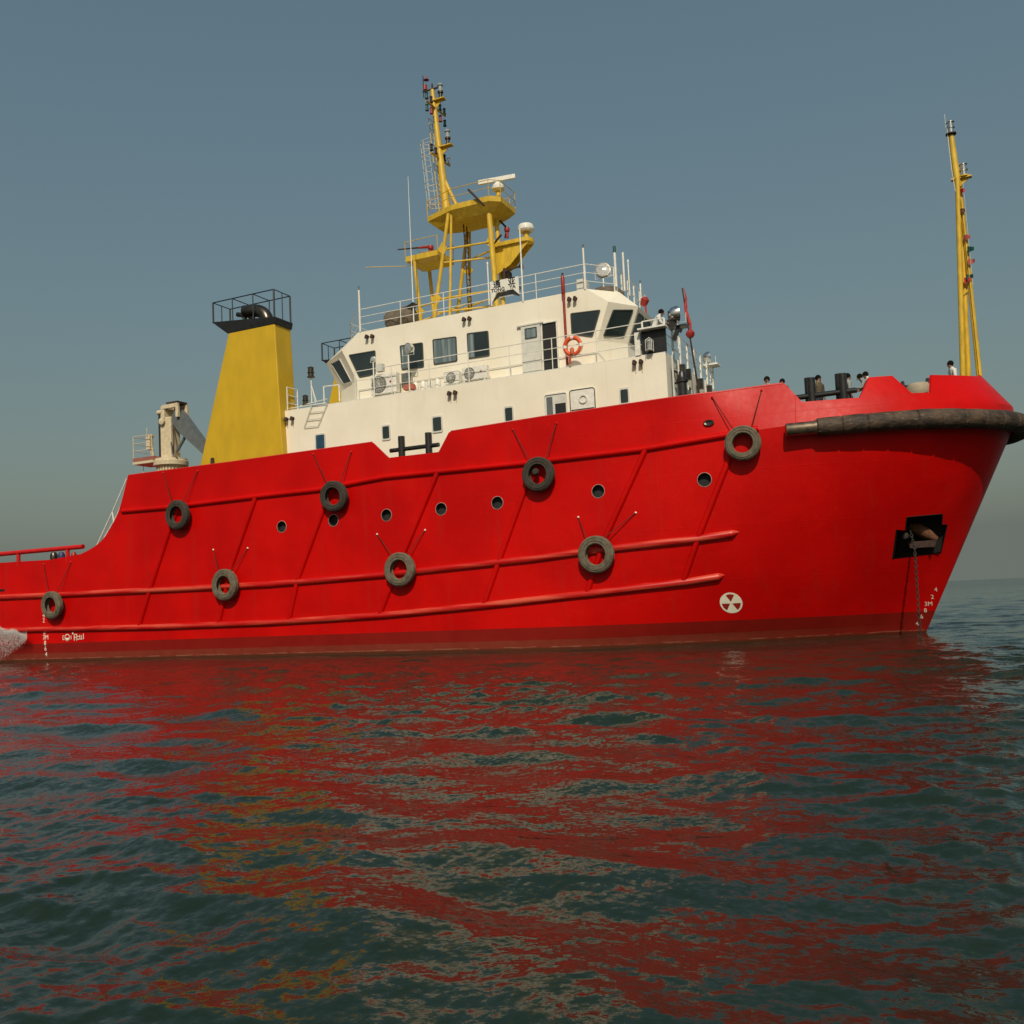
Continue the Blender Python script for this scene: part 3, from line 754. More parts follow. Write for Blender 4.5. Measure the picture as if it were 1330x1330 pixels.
def domelamp(parent, base, h, r=.13, ht=.42, col=None, post=.03):
    m = MB(); m.tube([base, base + Vector((0, 0, h))], post, 8); l = part('lamp_post', m, m_rwhite, parent)
    c = base + Vector((0, 0, h)); m = MB(); m.lathe(c, [(0, 0), (r * 1.35, 0), (r * 1.35, .04), (r, .05), (r, ht * .45), (r * 1.3, ht * .47), (r * 1.3, ht * .53), (r, ht * .55), (r, ht), (r * 1.2, ht + .02), (0, ht + .1)], 14)
    part('lamp_head', m, col or m_lens, l); return l
b0 = at(405, 523, -4.0); domelamp(ship, b0, 1.35, .15, .5, m_steel)
m = MB(); m.tube([b0 + Vector((.3, 0, 0)), b0 + Vector((.02, 0, .9))], .02, 6); m.tube([b0 + Vector((0, .3, 0)), b0 + Vector((0, .02, .9))], .02, 6); part('lamp_brace', m, m_rwhite, ship)
domelamp(ship, at(397, 527, -4.2), .05, .14, .45, m_steel)
# equipment along the walkway: air conditioners, canisters
def aircon(px0, px1, pyb, hgt, fan_side, Y0=YH + .12):
    a = at(px0, pyb, Y0); b = at(px1, pyb, Y0); x0_, x1_ = a.x, b.x; m = MB()
    m.bb((x0_, Y0, ZD + .12), (x1_, Y0 + .36, ZD + .12 + hgt)); ac = part('air_conditioner', m, m_rwhite, ship, smooth=False)
    bm_ = ac.modifiers.new('bev', 'BEVEL'); bm_.width = .03; bm_.segments = 2
    w = x1_ - x0_; cx = x0_ + w * fan_side; c = Vector((cx, Y0 - .005, ZD + .12 + hgt * .5)); rr_ = min(hgt * .4, w * .35)
    m = MB(); m.lathe(c, [(0, .0), (rr_ * .25, .03), (rr_ * .25, .012), (rr_, .012), (rr_, .03), (rr_ * 1.06, .03), (rr_ * 1.06, 0)], 24, NY); fn = part('fan_grille', m, mat('fan_shadow_grey', (.20, .20, .18), .6), ac)
    m = MB()
    for k in range(8): q = PI * k / 8; d_ = Vector((math.cos(q), 0, math.sin(q))) * rr_; m.tube([c - d_ + NY * .035, c + d_ + NY * .035], .009, 5)
    for f in (.4, .7): m.tube([c + NY * .035 + Vector((math.cos(t * PI / 10), 0, math.sin(t * PI / 10))) * rr_ * f for t in range(20)], .008, 5, closed=True)
    part('fan_wires', m, m_lwhite, fn)
    m = MB(); m.lathe(Vector((x0_ + w * (.78 if fan_side < .5 else .25), Y0 - .001, ZD + .12 + hgt * .55)), [(0, .008), (.06, .008), (.06, 0)], 10, NY); part('maker_emblem', m, m_dred, ac)
    m = MB()
    for xx in (x0_ + .12, x1_ - .12): m.bb((xx - .03, Y0, ZD), (xx + .03, Y0 + .34, ZD + .12))
    part('unit_foot', m, m_lwhite, ac, smooth=False)
aircon(482, 515, 510, 1.02, .33); aircon(576, 596, 496, .62, .5, YH + .3); aircon(600, 632, 492, .66, .32)
for k in range(4):
    x = at(540 + k * 9.5, 500, YH + .5).x; m = MB(); m.lathe((x, YH + .5, ZD), [(0, 0), (.15, 0), (.155, .03), (.155, .44), (.13, .49), (.06, .52), (.06, .56), (0, .56)], 18)
    t = part('white_drum', m, m_rwhite); tag(t, ['white plastic drum on the walkway, aftmost of the row beside the large air conditioner', 'white plastic drum on the walkway, second of the row from aft', 'white plastic drum on the walkway, third of the row from aft', 'white plastic drum on the walkway, next to the small air conditioner'][k], 'drum', 'white drums on the wheelhouse walkway')
m = MB(); c = at(532, 504, YH + .2); m.box(c + Vector((0, 0, .02)), (.55, .3, .22)); m.box(c + Vector((.0, 0, .15)), (.5, .26, .05)); t = part('storage_box', m, mat('faded_red_plastic', (.45, .13, .08), .6), smooth=False); tag(t, 'faded red and white box low on the walkway below the round searchlight', 'box')
# searchlights on the rails
def searchlight(parent, c, r, d_, post_to=None, m1=None):
    d_ = Vector(d_).normalized(); m = MB(); m.lathe(c, [(0, -r * 1.1), (r * .55, -r * 1.0), (r * .9, -r * .6), (r, 0), (r * 1.02, .03), (r * .9, .035)], 20, d_); l = part('searchlight', m, m1 or m_chrome, parent)
    g = MB(); g.lathe(c, [(0, .06), (r * .5, .05), (r * .92, .03), (r * .92, .0)], 20, d_); part('lamp_glass', g, m_lens, l)
    m = MB(); m.tube([c + Vector((-r * 1.1, 0, 0)), c + Vector((-r * 1.1, 0, -r * 1.1)), c + Vector((r * 1.1, 0, -r * 1.1)), c + Vector((r * 1.1, 0, 0))], .018, 6)
    if post_to is not None: m.tube([c + Vector((0, 0, -r * 1.1)), Vector((c.x, c.y, post_to))], .035, 8)
    part('lamp_bracket', m, m_rwhite, l); return l
searchlight(ship, at(530, 453, YH), .29, (-.4, -1, -.1), ZD); searchlight(ship, at(484.6, 466.5, YH), .14, (.2, -1, 0), ZD)
m = MB(); p = at(494, 478, YH + .1); m.box(p, (.36, .25, .38)); part('junction_box', m, m_lwhite, ship, smooth=False)
m = MB()
p = at(528, 492, YW); m.bb((p.x - .28, YW - .03, p.z - .42), (p.x + .28, YW - .002, p.z + .3)); part('vent_louvre', m, m_boom, ship, smooth=False)
# top deck railing
ZR = 16.47
railing(ship, [(-10.4, -1.9, ZR), (-8.66, YW + .06, ZR), (3.9, YW + .06, ZR), (4.95, -2.4, ZR)], 1.2, 3, 2.6, .022)
railing(ship, [(-10.4, 1.9, ZR), (-8.66, -YW - .06, ZR), (3.9, -YW - .06, ZR), (4.95, 2.4, ZR)], 1.2, 3, 2.6, .022)
railing(ship, [(-10.4, -1.9, ZR), (-10.4, 1.9, ZR)], 1.2, 3, 1.9, .022)
m = MB()
for k in range(6): y = -2.4 + k * .96; m.box((4.95, y, ZR + .55), (.06, .15, 1.15))
m.tube([(4.95, -2.4, ZR + 1.2), (4.95, 2.4, ZR + 1.2)], .022, 7); m.tube([(4.95, -2.4, ZR + .6), (4.95, 2.4, ZR + .6)], .018, 7); part('roof_front_railing', m, m_rwhite, ship)
m = MB(); m.box((4.95, -2.42, ZR + .6), (.16, .1, 1.25)); part('rail_corner_plate', m, m_rwhite, ship, smooth=False)
# name board
bq = [(636, 367.5), (671.6, 361.3), (673.6, 384.5), (666, 381.5), (647, 384), (639.5, 390.5), (638.5, 397.5)]
x0_, z1 = at(636.5, 367, YW - .02).x, 17.72
sx = lambda u, v: Vector((x0_ + u * 1.52, YW - .03, 16.5 + v * 1.2))
m = MB(); m.prism([sx(0, 1), sx(1, 1), sx(1, .26), sx(.80, .52), sx(.22, .52), sx(0.04, .12), sx(0.04, -.0), sx(0, -.0)], (0, .04, 0)); nb = part('name_board', m, m_rwhite, ship, smooth=False)
m = MB(); m.prism([sx(.05, .14) + Vector((0, .05, 0)), sx(.22, .5) + Vector((0, .05, 0)), sx(.80, .5) + Vector((0, .05, 0)), sx(1, .26) + Vector((0, .05, 0)), sx(.98, .2) + Vector((0, .05, 0)), sx(.76, .34) + Vector((0, .05, 0)), sx(.30, .34) + Vector((0, .05, 0))], (0, .02, 0)); part('board_underside', m, m_steel, nb, smooth=False)
def board_text(body, u, v, size, name):
    vs, fs = text_mesh(body, size, size * .022); m = MB(); c = sx(u, v); m.add([Vector((c.x + w.x, c.y - .006 - w.z, c.z + w.y)) for w in vs], fs); part(name, m, m_black, nb, smooth=False)
board_text('通', .24, .83, .40, 'board_lettering'); board_text('亚', .76, .84, .40, 'board_lettering')
board_text('TONG', .27, .60, .25, 'board_lettering'); board_text('YA', .78, .615, .25, 'board_lettering')
# poles and whip antennas on the roof edge
def pole(a, b, r0=.03, r1=None, m_=None, name='antenna', cap=None):
    m = MB(); m.tube([a, b], [r0, r1 or r0], 8); o = part(name, m, m_ or m_rwhite, ship)
    if cap:
        m = MB(); m.lathe(b, [(0, -.02), (cap[0], 0), (cap[0], cap[1]), (0, cap[1] + .04)], 10); part('antenna_tip', m, cap[2], o)
    return o
def vpole(pxb, pyb, pyt, Y, **k):
    a = at(pxb, pyb, Y); 
    lo, hi = 0, 25
    for _ in range(40):
        mid = (lo + hi) / 2; q = a + Vector((0, 0, mid)); v = q - CAM; yy = PY - F * v.dot(UP) / v.dot(FW)
        if yy > pyt: lo = mid
        else: hi = mid
    return pole(a, a + Vector((0, 0, lo)), **k)
vpole(468, 431, 377, YW, r0=.05, cap=(.035, .2, m_boom)); vpole(537.5, 418, 229, -2.6, r0=.035, r1=.012)
vpole(635.5, 396, 344, YW, r0=.035, cap=(.05, .12, m_rwhite)); vpole(679.5, 392, 297, YW, r0=.045, r1=.035); vpole(760, 376, 322, YW, r0=.045, cap=(.05, .16, m_boom))
vpole(800.5, 372, 328, -2.6, r0=.06, cap=(.07, .3, m_green)); vpole(811.5, 378, 331, -1.6, r0=.05, cap=(.05, .1, m_rwhite)); vpole(818, 384, 341, -.8, r0=.035, cap=(.05, .12, m_rwhite)); vpole(833, 396, 368, 1.2, r0=.04, cap=(.05, .14, m_boom))
# search lamp and consoles on the forward roof
c = Vector((at(783, 352, -2.2).x, -2.2, 17.75)); searchlight(ship, c, .36, (.3, -1, .2), ZR, m_steel)
m = MB(); m.box((c.x - .9, -2.6, ZR + .42), (.5, .4, .5)); m.box((c.x - .9, -2.6, ZR + .75), (.42, .55, .12)); part('compass_stand', m, m_lwhite, ship, smooth=False)
m = MB(); m.lathe((c.x - .1, -1.6, ZR), [(0, 0), (.9, 0), (.85, .3), (.6, .5), (.25, .6), (0, .6)], 14); part('covered_roof_gear', m, m_brown, ship, ang=60)
m = MB(); q = at(838, 389, .5); m.lathe(q, [(0, -.35), (.16, -.32), (.22, 0), (.1, .12), (0, .15)], 12, (.5, -.2, 1)); m.tube([Vector((5.5, .5, 16.0)), q], .05, 6); part('fire_bell', m, m_dred, ship)
# canvas covered drum on the aft roof
c = Vector((at(521, 412, -2.4).x, -2.4, ZR + .62)); m = MB(); ps = []
m.lathe(c + Vector((-.85, 0, 0)), [(0, 0), (.35, .02), (.55, .15), (.6, .5), (.52, .8), (.6, 1.1), (.58, 1.5), (.4, 1.68), (0, 1.7)], 14, (1, 0, .1))
for v in m.v: v += Vector((random.uniform(-.04, .04), random.uniform(-.04, .04), random.uniform(-.04, .04)))
cw = part('covered_winch', m, m_brown, ship, ang=50)
m = MB(); m.prism([c + Vector((.4, -.5, .45)), c + Vector((1., -.45, .72)), c + Vector((.75, -.45, .4))], (0, .5, 0)); m.bb((c.x - .8, c.y - .4, ZR), (c.x + .9, c.y + .4, ZR + .15)); part('winch_frame', m, m_black, cw, smooth=False)

# ------------------------------------------------------------------ radar mast
def yt(a, b, r, name, parent=ship, m_=None, n=10):
    m = MB(); m.tube([a, b], r, n); return part(name, m, m_ or m_ymast, parent)
for sy in (-1, 1):
    yt((-5.72, sy * 1.2, ZR), (-4.5, sy * 1.1, 22.8), .10, 'mast_leg'); yt((-2.05, sy * .42 - .3, ZR), (-2.3, sy * .42 - .3, 22.8), .15 if sy < 0 else .12, 'mast_post')
    yt((-4.7, sy * 1.15, ZR), (-4.35, sy * 1.05, 22.8), .07, 'mast_leg')
    yt((-6.5, sy * .8 - .1, ZR), (-6.8, sy * .8 - .1, 20.8), .10, 'mast_leg')
for z_, xx in ((20.9, -4.85), (18.3, -5.35)):
    yt((xx, -1.16, z_), (-2.2, -.72, z_ + .05), .055, 'mast_tie'); yt((xx, 1.16, z_), (-2.2, .12, z_ + .05), .055, 'mast_tie'); yt((xx, -1.16, z_ - .7), (-2.2, .12, z_ - .5), .05, 'mast_tie')
yt((-6.6, -.9, 18.2), (-5.35, -1.16, 18.2), .05, 'mast_tie'); yt((-6.6, .7, 17.6), (-5.4, 1.16, 17.6), .05, 'mast_tie'); yt((-6.6, -.9, 17.4), (-4.6, 1.1, 18.6), .04, 'mast_tie')
m = MB()
for q, zc in (((-4.9, -1.2), 20.95), ((-5.4, -1.2), 18.35), ((-2.3, -.75), 20.95), ((-4.6, 1.12), 20.4), ((-6.6, -.92), 17.9), ((-4.8, 1.12), 18.0)):
    m.prism([(q[0] - .28, q[1], zc), (q[0], q[1], zc + .36), (q[0] + .3, q[1], zc), (q[0] + .05, q[1], zc - .36)], (0, .03, 0))
part('gusset_plate', m, m_ymast, ship, smooth=False)
def tray(top, bot, zt, zb, name):
    m = MB(); n = len(top); m.add([Vector((x, y, zt)) for x, y in top] + [Vector((x, y, zt - .28)) for x, y in top] + [Vector((x, y, zb)) for x, y in bot], [(i, (i + 1) % n, n + (i + 1) % n, n + i) for i in range(n)] + [(n + i, n + (i + 1) % n, 2 * n + (i + 1) % n, 2 * n + i) for i in range(n)] + [tuple(range(2 * n, 3 * n)), tuple(range(n - 1, -1, -1))])
    return part(name, m, m_ymast, ship, smooth=False)
T1 = [(-6.05, -.6), (-4.2, -1.3), (-2.0, -1.3), (-1.5, -.9), (-1.5, .9), (-2.0, 1.3), (-4.2, 1.3), (-6.05, .6)]
tray(T1, [(-5.5, -.5), (-4.2, -.9), (-2.5, -.9), (-2.2, -.6), (-2.2, .6), (-2.5, .9), (-4.2, .9), (-5.5, .5)], 23.15, 22.45, 'radar_platform')
railing(ship, [(x, y, 23.15) for x, y in T1 + T1[:1]], .85, 2, 1.6, .02, m_ymast, name='platform_railing')
T2 = [(-7.3, -1.0), (-5.3, -1.0), (-5.3, .8), (-7.3, .8)]
tray(T2, [(-6.9, -.7), (-5.5, -.7), (-5.5, .5), (-6.9, .5)], 21.05, 20.6, 'monitor_platform')
railing(ship, [(-5.3, -1., 21.05), (-7.3, -1., 21.05), (-7.3, .8, 21.05), (-5.3, .8, 21.05)], .8, 1, 2.2, .02, m_ymast, name='platform_railing')
m = MB(); m.bb((-2.3, -.45, 20.75), (-.6, .45, 20.95)); m.lathe((-.6, 0, 20.755), [(0, 0), (.44, 0), (.44, .19), (0, .19)], 16)
m.prism([(-2.25, -.3, 20.72), (-.3, -.3, 20.74), (-1.4, -.3, 19.7), (-2.2, -.3, 19.3)], (0, .04, 0)); m.prism([(-2.25, .3, 20.72), (-.3, .3, 20.74), (-1.4, .3, 19.7), (-2.2, .3, 19.3)], (0, .04, 0)); part('radome_platform', m, m_ymast, ship, smooth=False)
m = MB(); m.tube([(-.55, 0, 20.95), (-.55, 0, 21.35)], .16, 12); rd = part('radome_pedestal', m, m_ymast, ship)
m = MB(); m.lathe((-.55, 0, 21.35), [(0, 0), (.36, .02), (.42, .1), (.42, .26), (.36, .38), (.15, .44), (0, .45)], 20); part('radome', m, m_rwhite, rd)
# fire monitors
def monitor(c, d_, s=1.):
    m = MB(); d_ = Vector(d_).normalized(); m.tube([c, c + Vector((0, 0, .55 * s))], .09 * s, 10); m.lathe(c + Vector((0, 0, .5 * s)), [(0, -.14), (.15 * s, -.1), (.17 * s, .0), (.15 * s, .1), (0, .14)], 12)
    mo = part('fire_monitor', m, m_dred, ship); m = MB(); m.tube([c + Vector((0, 0, .55 * s)), c + Vector((0, 0, .55 * s)) + d_ * .7 * s], [.085 * s, .06 * s], 10); part('monitor_barrel', m, m_dred, mo)
    m = MB(); m.tube([c + Vector((0, 0, .55 * s)) + d_ * .7 * s, c + Vector((0, 0, .55 * s)) + d_ * 1.9 * s], [.05, .035], 8); part('monitor_nozzle', m, m_rustd, mo)
monitor(Vector((-6.1, -.3, 21.05)), (-1, -.2, .05)); monitor(at(659, 309, .5), (-.5, .9, .1), .9)
for a, b in ((at(608, 246, -1.5), at(629, 267, -1.35)), (at(644, 281, .3), at(659, 297, .6)), (at(640, 318, -.6), at(651, 305, -.9))): m = MB(); m.tube([a, b], .055, 8); part('mast_spar', m, m_rustd, ship)
# radar scanner
m = MB(); m.tube([(-1.9, -.3, 23.15), (-1.9, -.3, 23.75)], .13, 12); ra_ = part('radar_pedestal', m, m_ymast, ship)
m = MB(); m.lathe((-1.9, -.3, 23.72), [(0, 0), (.2, 0), (.34, .1), (.34, .25), (.22, .4), (.12, .5), (0, .5)], 16); part('radar_gearbox', m, m_rwhite, ra_)
m = MB(); m.box((-1.95, -.3, 24.38), (2.0, .16, .22), Matrix.Rotation(math.radians(12), 3, 'Z') @ Matrix.Rotation(math.radians(-2), 3, 'Y')); part('radar_scanner', m, m_rwhite, ra_, smooth=False)
# horns
for zz, yy in ((19.35, -.4), (18.75, .3)):
    c = Vector((-1.7, yy, zz)); m = MB(); m.lathe(c, [(.0, -.1), (.1, -.1), (.1, .12), (.035, .15), (.04, .7), (.07, .9), (.2, 1.0), (.18, 1.0), (.03, .8)], 14, (1, 0, .12) if zz > 19 else (.5, -.5, -.3)); part('ship_horn', m, m_rustd, ship)
m = MB(); m.bb((-2.0, -.6, 18.6), (-1.6, .5, 18.7)); m.bb((-1.75, -.5, 18.6), (-1.65, .4, 19.5)); part('horn_bracket', m, m_rustd, ship, smooth=False)
# upper pole
pb, pt = Vector((-5.15, 0, 23.1)), at(561.5, 117, 0)
def pm(f): return pb.lerp(pt, f)
m = MB(); m.tube([pb, pt], [.24, .12], 14); um = part('mast_pole', m, m_ymast, ship)
yt((-4.35, 0, 23.15), pm(.33), .10, 'pole_brace', um)
lampsp = []
for (py, w, zc) in ((141, .98, 0), (207, .95, 0)):
    c = at(566 if py < 150 else 572, py, 0); m = MB(); m.tube([c + Vector((-.05, -w, 0)), c + Vector((.05, w, 0))], .055, 8); part('mast_crossarm', m, m_ymast, um)
    for k, (dy, dz, mm) in enumerate(((-w, .12, m_green if py < 150 else m_rustd), (-w * .5, .12, m_rustd), (w * .5, .12, m_green if py < 150 else m_rustd), (w, .12, m_green if py < 150 else m_chrome), (-w, -.55, m_green), (-w * .5, -.5, m_dred), (w * .5, -.5, m_dred), (w, -.55, m_green))):
        if py > 150 and dz < 0: continue
        m = MB(); m.lathe(c + Vector((0, dy, dz)), [(0, -.04), (.1, -.02), (.1, .04), (.07, .06), (.07, .26), (.1, .3), (.04, .36), (0, .38)], 10); part('signal_lamp', m, mm, um)
for px, py in ((570, 130), (579.5, 190)):
    c = at(px + 2, py, 0); base = c.copy(); q = Vector((pm((c.z - pb.z) / (pt.z - pb.z)).x, 0, c.z))
    m = MB(); m.bb((q.x, -.18, c.z), (c.x + .28, .18, c.z + .06)); m.prism([(q.x, -.02, c.z), (c.x + .15, -.02, c.z), (q.x, -.02, c.z - .55)], (0, .04, 0)); br = part('lamp_bracket', m, m_ymast, um, smooth=False)
    for kk in range(2):
        m = MB(); m.lathe(Vector((c.x + .02, 0, c.z + .06 + kk * .42)), [(0, 0), (.16, 0), (.16, .06), (.1, .08), (.1, .3), (.16, .33), (.16, .4), (0, .42)], 12); part('navigation_lamp', m, m_lens if kk else m_steel, br)
m = MB(); m.tube([pt + Vector((-.55, -.1, 0)), pt + Vector((.35, 0, .05))], .05, 8); m.tube([pt + Vector((0, 0, 0)), pt + Vector((0, 0, .35))], .05, 8); m.tube([pt + Vector((-.5, -.1, -.35)), pt + Vector((-.5, -.1, .9))], .025, 6); part('mast_top_fitting', m, m_rustd, um)
m = MB(); q = pt + Vector((-.45, 0, 0)); m.lathe(q, [(0, .1), (.12, .12), (.12, .4), (0, .45)], 10); m.lathe(q + Vector((.1, 0, .6)), [(0, .0), (.05, .05), (.16, .07), (.05, .1), (.04, .3), (0, .3)], 10); part('wind_sensor', m, m_dred, um)
# caged ladder up the aft side
m = MB(); la = [Vector((pm(f).x - .34, s_ * .2, pm(f).z)) for f in (0.02, .78) for s_ in (-1, 1)]
m.tube([la[0], la[2]], .022, 6); m.tube([la[1], la[3]], .022, 6)
for k in range(20): f = k / 19; m.tube([la[0].lerp(la[2], f), la[1].lerp(la[3], f)], .014, 5)
lad = part('mast_ladder', m, m_ymast, um)
m = MB()
hoops = []
for f in (.12, .16, .3, .36, .5, .62, .66, .74, .78):
    c = la[0].lerp(la[2], f) + Vector((0, .2, 0)); h_ = [c + Vector((-.75 * math.sin(PI * t / 10), -.38 * math.cos(PI * t / 10), 0)) for t in range(11)]; hoops.append(h_); m.tube(h_, .02, 5)
for t in (2, 4, 6, 8): m.tube([hoops[0][t], hoops[-1][t]], .014, 5)
part('ladder_cage', m, m_lwhite, lad)
m = MB()
for sy in (-.18, .18): m.tube([(-4.0, sy, ZR), (-4.1, sy, 22.6)], .03, 6)
for k in range(18): m.tube([(-4.05, -.18, ZR + .3 * k + .3), (-4.05, .18, ZR + .3 * k + .3)], .015, 5)
part('inner_ladder', m, m_rustd, ship)
yt((-7.3, -.5, 20.7), (-9.6, -1.4, 20.8), .02, 'stay_wire', ship, m_ymast, 5)

# ------------------------------------------------------------------ funnels
def funnel(y0, y1, near):
    zt, zb = 17.35, 8.8
    A = [(-18.9, zb), (-12.72, zb), (-13.06, zt), (-16.17, zt)]
    m = MB(); m.prism([(x, y0, z) for x, z in A], (0, y1 - y0, 0)); fu = part('funnel', m, m_yel, ship, smooth=False)
    bv = fu.modifiers.new('bev', 'BEVEL'); bv.width = .05; bv.segments = 2
    lo, hi = min(y0, y1), max(y0, y1)
    zc = 18.1
    m = MB(); m.add([(-16.25, lo - .02, zt - .02), (-13.0, lo - .02, zt - .02), (-13.0, hi + .02, zt - .02), (-16.25, hi + .02, zt - .02), (-17.25, lo - .06, zc), (-12.95, lo - .06, zc - .42), (-12.95, hi + .06, zc - .42), (-17.25, hi + .06, zc)],
                    [(0, 1, 2, 3), (4, 7, 6, 5), (0, 4, 5, 1), (1, 5, 6, 2), (2, 6, 7, 3), (3, 7, 4, 0)]); part('funnel_top_tray', m, m_black, fu, smooth=False)
    m = MB(); zt2 = 19.18; xs_ = [-17.2, -15.85, -14.45, -13.05]
    for yy in (lo, hi):
        m.tube([(xs_[0], yy, zt2), (xs_[-1], yy, zt2)], .03, 6)
        for x in xs_: m.tube([(x, yy, 18.05 + (x + 17.2) / 4.2 * -.42), (x, yy, zt2)], .05 if x in (xs_[0], xs_[-1]) else .032, 6)
    for x in xs_: m.tube([(x, lo, zt2), (x, hi, zt2)], .026, 6)
    for x in (xs_[0], xs_[-1]): m.tube([(x, (lo + hi) / 2, 18.08 if x < -15 else 17.7), (x, (lo + hi) / 2, zt2)], .028, 6)
    part('funnel_cage', m, m_cage, fu)
    yc = (lo + hi) / 2
    m = MB(); c0 = Vector((-14.05, yc, 17.4)); pts = [c0, c0 + Vector((0, 0, .35))]
    for t in range(1, 8):
        a = math.radians(t * 11); pts.append(c0 + Vector((-(1 - math.cos(a)) * 1.0, 0, .35 + math.sin(a) * .78)))
    pts.append(pts[-1] + Vector((-.75, 0, .08))); m.tube(pts, .34, 18); e = pts[-1]; part('exhaust_pipe', m, m_steel, fu)
    m = MB(); pts = [Vector((-15.6, yc, 17.7)), Vector((-15.6, yc, 18.25)), Vector((-15.75, yc, 18.42)), Vector((-16.1, yc, 18.52))]; m.tube(pts, .13, 10); m.tube([Vector((-15.0, yc, 17.7)), Vector((-15.0, yc, 18.15)), Vector((-15.3, yc, 18.25))], .1, 10); part('exhaust_pipe', m, m_steel, fu)
funnel(-5.0, -3.65, True); funnel(4.85, 6.2, False)
m = MB(); p = at(276, 600, -5.05); m.lathe(p, [(0, .25), (.1, .2), (.12, -.2), (0, -.2)], 10); part('vent_head', m, m_rustd, ship)
# ------------------------------------------------------------------ crane
cx = at(222, 600, -2).x; cy = -2.
m = MB(); m.lathe((cx, cy, 8.8), [(0, 0), (.62, 0), (.62, 1.7), (.66, 1.75), (.80, 2.25), (1.0, 2.35), (1.02, 2.6), (.95, 2.65), (.95, 2.75), (0, 2.75)], 28); cr = part('crane_pedestal', m, m_cream, ship)
m = MB()
for k in range(28): a = 2 * PI * k / 28; m.box((cx + .78 * math.cos(a), cy + .78 * math.sin(a), 10.85), (.07, .07, .35), Matrix.Rotation(a, 3, 'Z'))
part('slewing_bolt_ring', m, m_cream, cr, smooth=False)
zc = 11.5
m = MB(); m.bb((cx - .42, cy - .38, zc), (cx + .42, cy + .38, zc + 2.55)); col = part('crane_column', m, m_cream, ship, smooth=False); bv = col.modifiers.new('b', 'BEVEL'); bv.width = .05; bv.segments = 2
m = MB()
for dx in (-.5, -.58): m.tube([(cx + dx, cy - .3, zc), (cx + dx, cy - .3, zc + 2.8)], .035, 6)
m.tube([(cx + .52, cy - .3, zc + .2), (cx + .62, cy - .35, zc + 1.2), (cx + .5, cy - .3, zc + 2.)], .03, 6); m.tube([(cx + .45, cy - .42, zc + 1.), (cx + .6, cy - .5, zc + .3), (cx + .95, cy - .45, zc + .0)], .04, 6); part('hydraulic_hose', m, m_black, col)
m = MB(); m.bb((cx - .15, cy - .45, zc + 3.05), (cx + 1.05, cy - .3, zc + 3.28)); m.bb((cx + .88, cy - .45, zc + 2.45), (cx + 1.08, cy - .3, zc + 3.05)); m.bb((cx - .3, cy - .42, zc + 2.5), (cx - .02, cy + .42, zc + 3.25)); m.bb((cx - .15, cy + .3, zc + 3.05), (cx + 1.05, cy + .45, zc + 3.28)); m.bb((cx + .88, cy + .3, zc + 2.45), (cx + 1.08, cy + .45, zc + 3.05)); m.lathe((cx - .45, cy - .3, zc + 2.9), [(0, -.2), (.14, -.18), (.14, .18), (0, .2)], 12, (1, 0, 0)); m.lathe((cx - .15, cy - .46, zc + 2.3), [(0, 0), (.2, 0), (.2, .1), (0, .12)], 14, (0, -1, 0)); part('crane_head', m, m_cream, col, smooth=False)
m = MB(); m.bb((cx + .12, cy - .4, zc + 3.3), (cx + 1.0, cy + .4, zc + 3.42)); part('head_cover', m, m_rustd, col, smooth=False)
a0 = Vector((cx + .62, cy, zc + 2.45)); a1 = at(268, 590, -2) + Vector((.6, 0, -.3)); dd_ = (a1 - a0).normalized(); up_ = Vector((-dd_.z, 0, dd_.x))
m = MB(); m.prism([a0 + up_ * .55 + dd_ * -.35, a0 + up_ * .5 + dd_ * .5, a1 + up_ * .12, a1 - up_ * .18, a0 + dd_ * .9 - up_ * .42, a0 - up_ * .35 - dd_ * .2], (0, .55, 0)); m.v = [v + Vector((0, -.27, 0)) for v in m.v]; bo = part('crane_boom', m, m_boom, ship, smooth=False)
m = MB(); m.tube([Vector((cx + .5, cy, zc + .5)), a0 + dd_ * 1.2 - up_ * .3], .09, 10); part('luffing_cylinder', m, m_boom, bo)
m = MB(); m.bb((cx - 2.1, cy - .9, zc + .0), (cx - .45, cy + .5, zc + .22)); pf = part('operator_platform', m, mat('platform_red_oxide', (.30, .10, .07), .7), ship, smooth=False)
m = MB(); m.bb((cx - 2.12, cy - .92, zc - .16), (cx - .5, cy + .52, zc - .01)); part('platform_skirt', m, m_cream, pf, smooth=False)
railing(ship, [(cx - .6, cy - .88, zc + .22), (cx - 2.08, cy - .88, zc + .22), (cx - 2.08, cy + .48, zc + .22)], 1.3, 3, 1.5, .022, m_cream, name='platform_railing')
m = MB(); m.box((cx - 1.15, cy - .5, zc + 1.15), (.3, .3, .9)); m.bb((cx - 1.3, cy - .6, zc + 1.5), (cx - .95, cy - .3, zc + 1.62)); m.tube([(cx - 1.0, cy - .4, zc + .22), (cx - 1.05, cy - .4, zc + .8)], .08, 8); m.tube([(cx - 1.15, cy - .7, zc + 1.5), (cx - 1.15, cy - .7, zc + 2.0)], .02, 6); part('control_stand', m, m_cream, pf, smooth=False)
m = MB(); m.tube([(cx - 1.7, cy - .5, zc - .1), (cx - 1.7, cy - .5, 9.9)], .02, 6); m.tube([(cx - 1.75, cy - .6, 10.3), (cx - .6, cy - .6, 10.3)], .02, 6); m.tube([(cx + .9, cy, 10.6), (cx + 2.6, cy - .2, 10.65)], .05, 6); part('platform_stay', m, m_cream, pf)
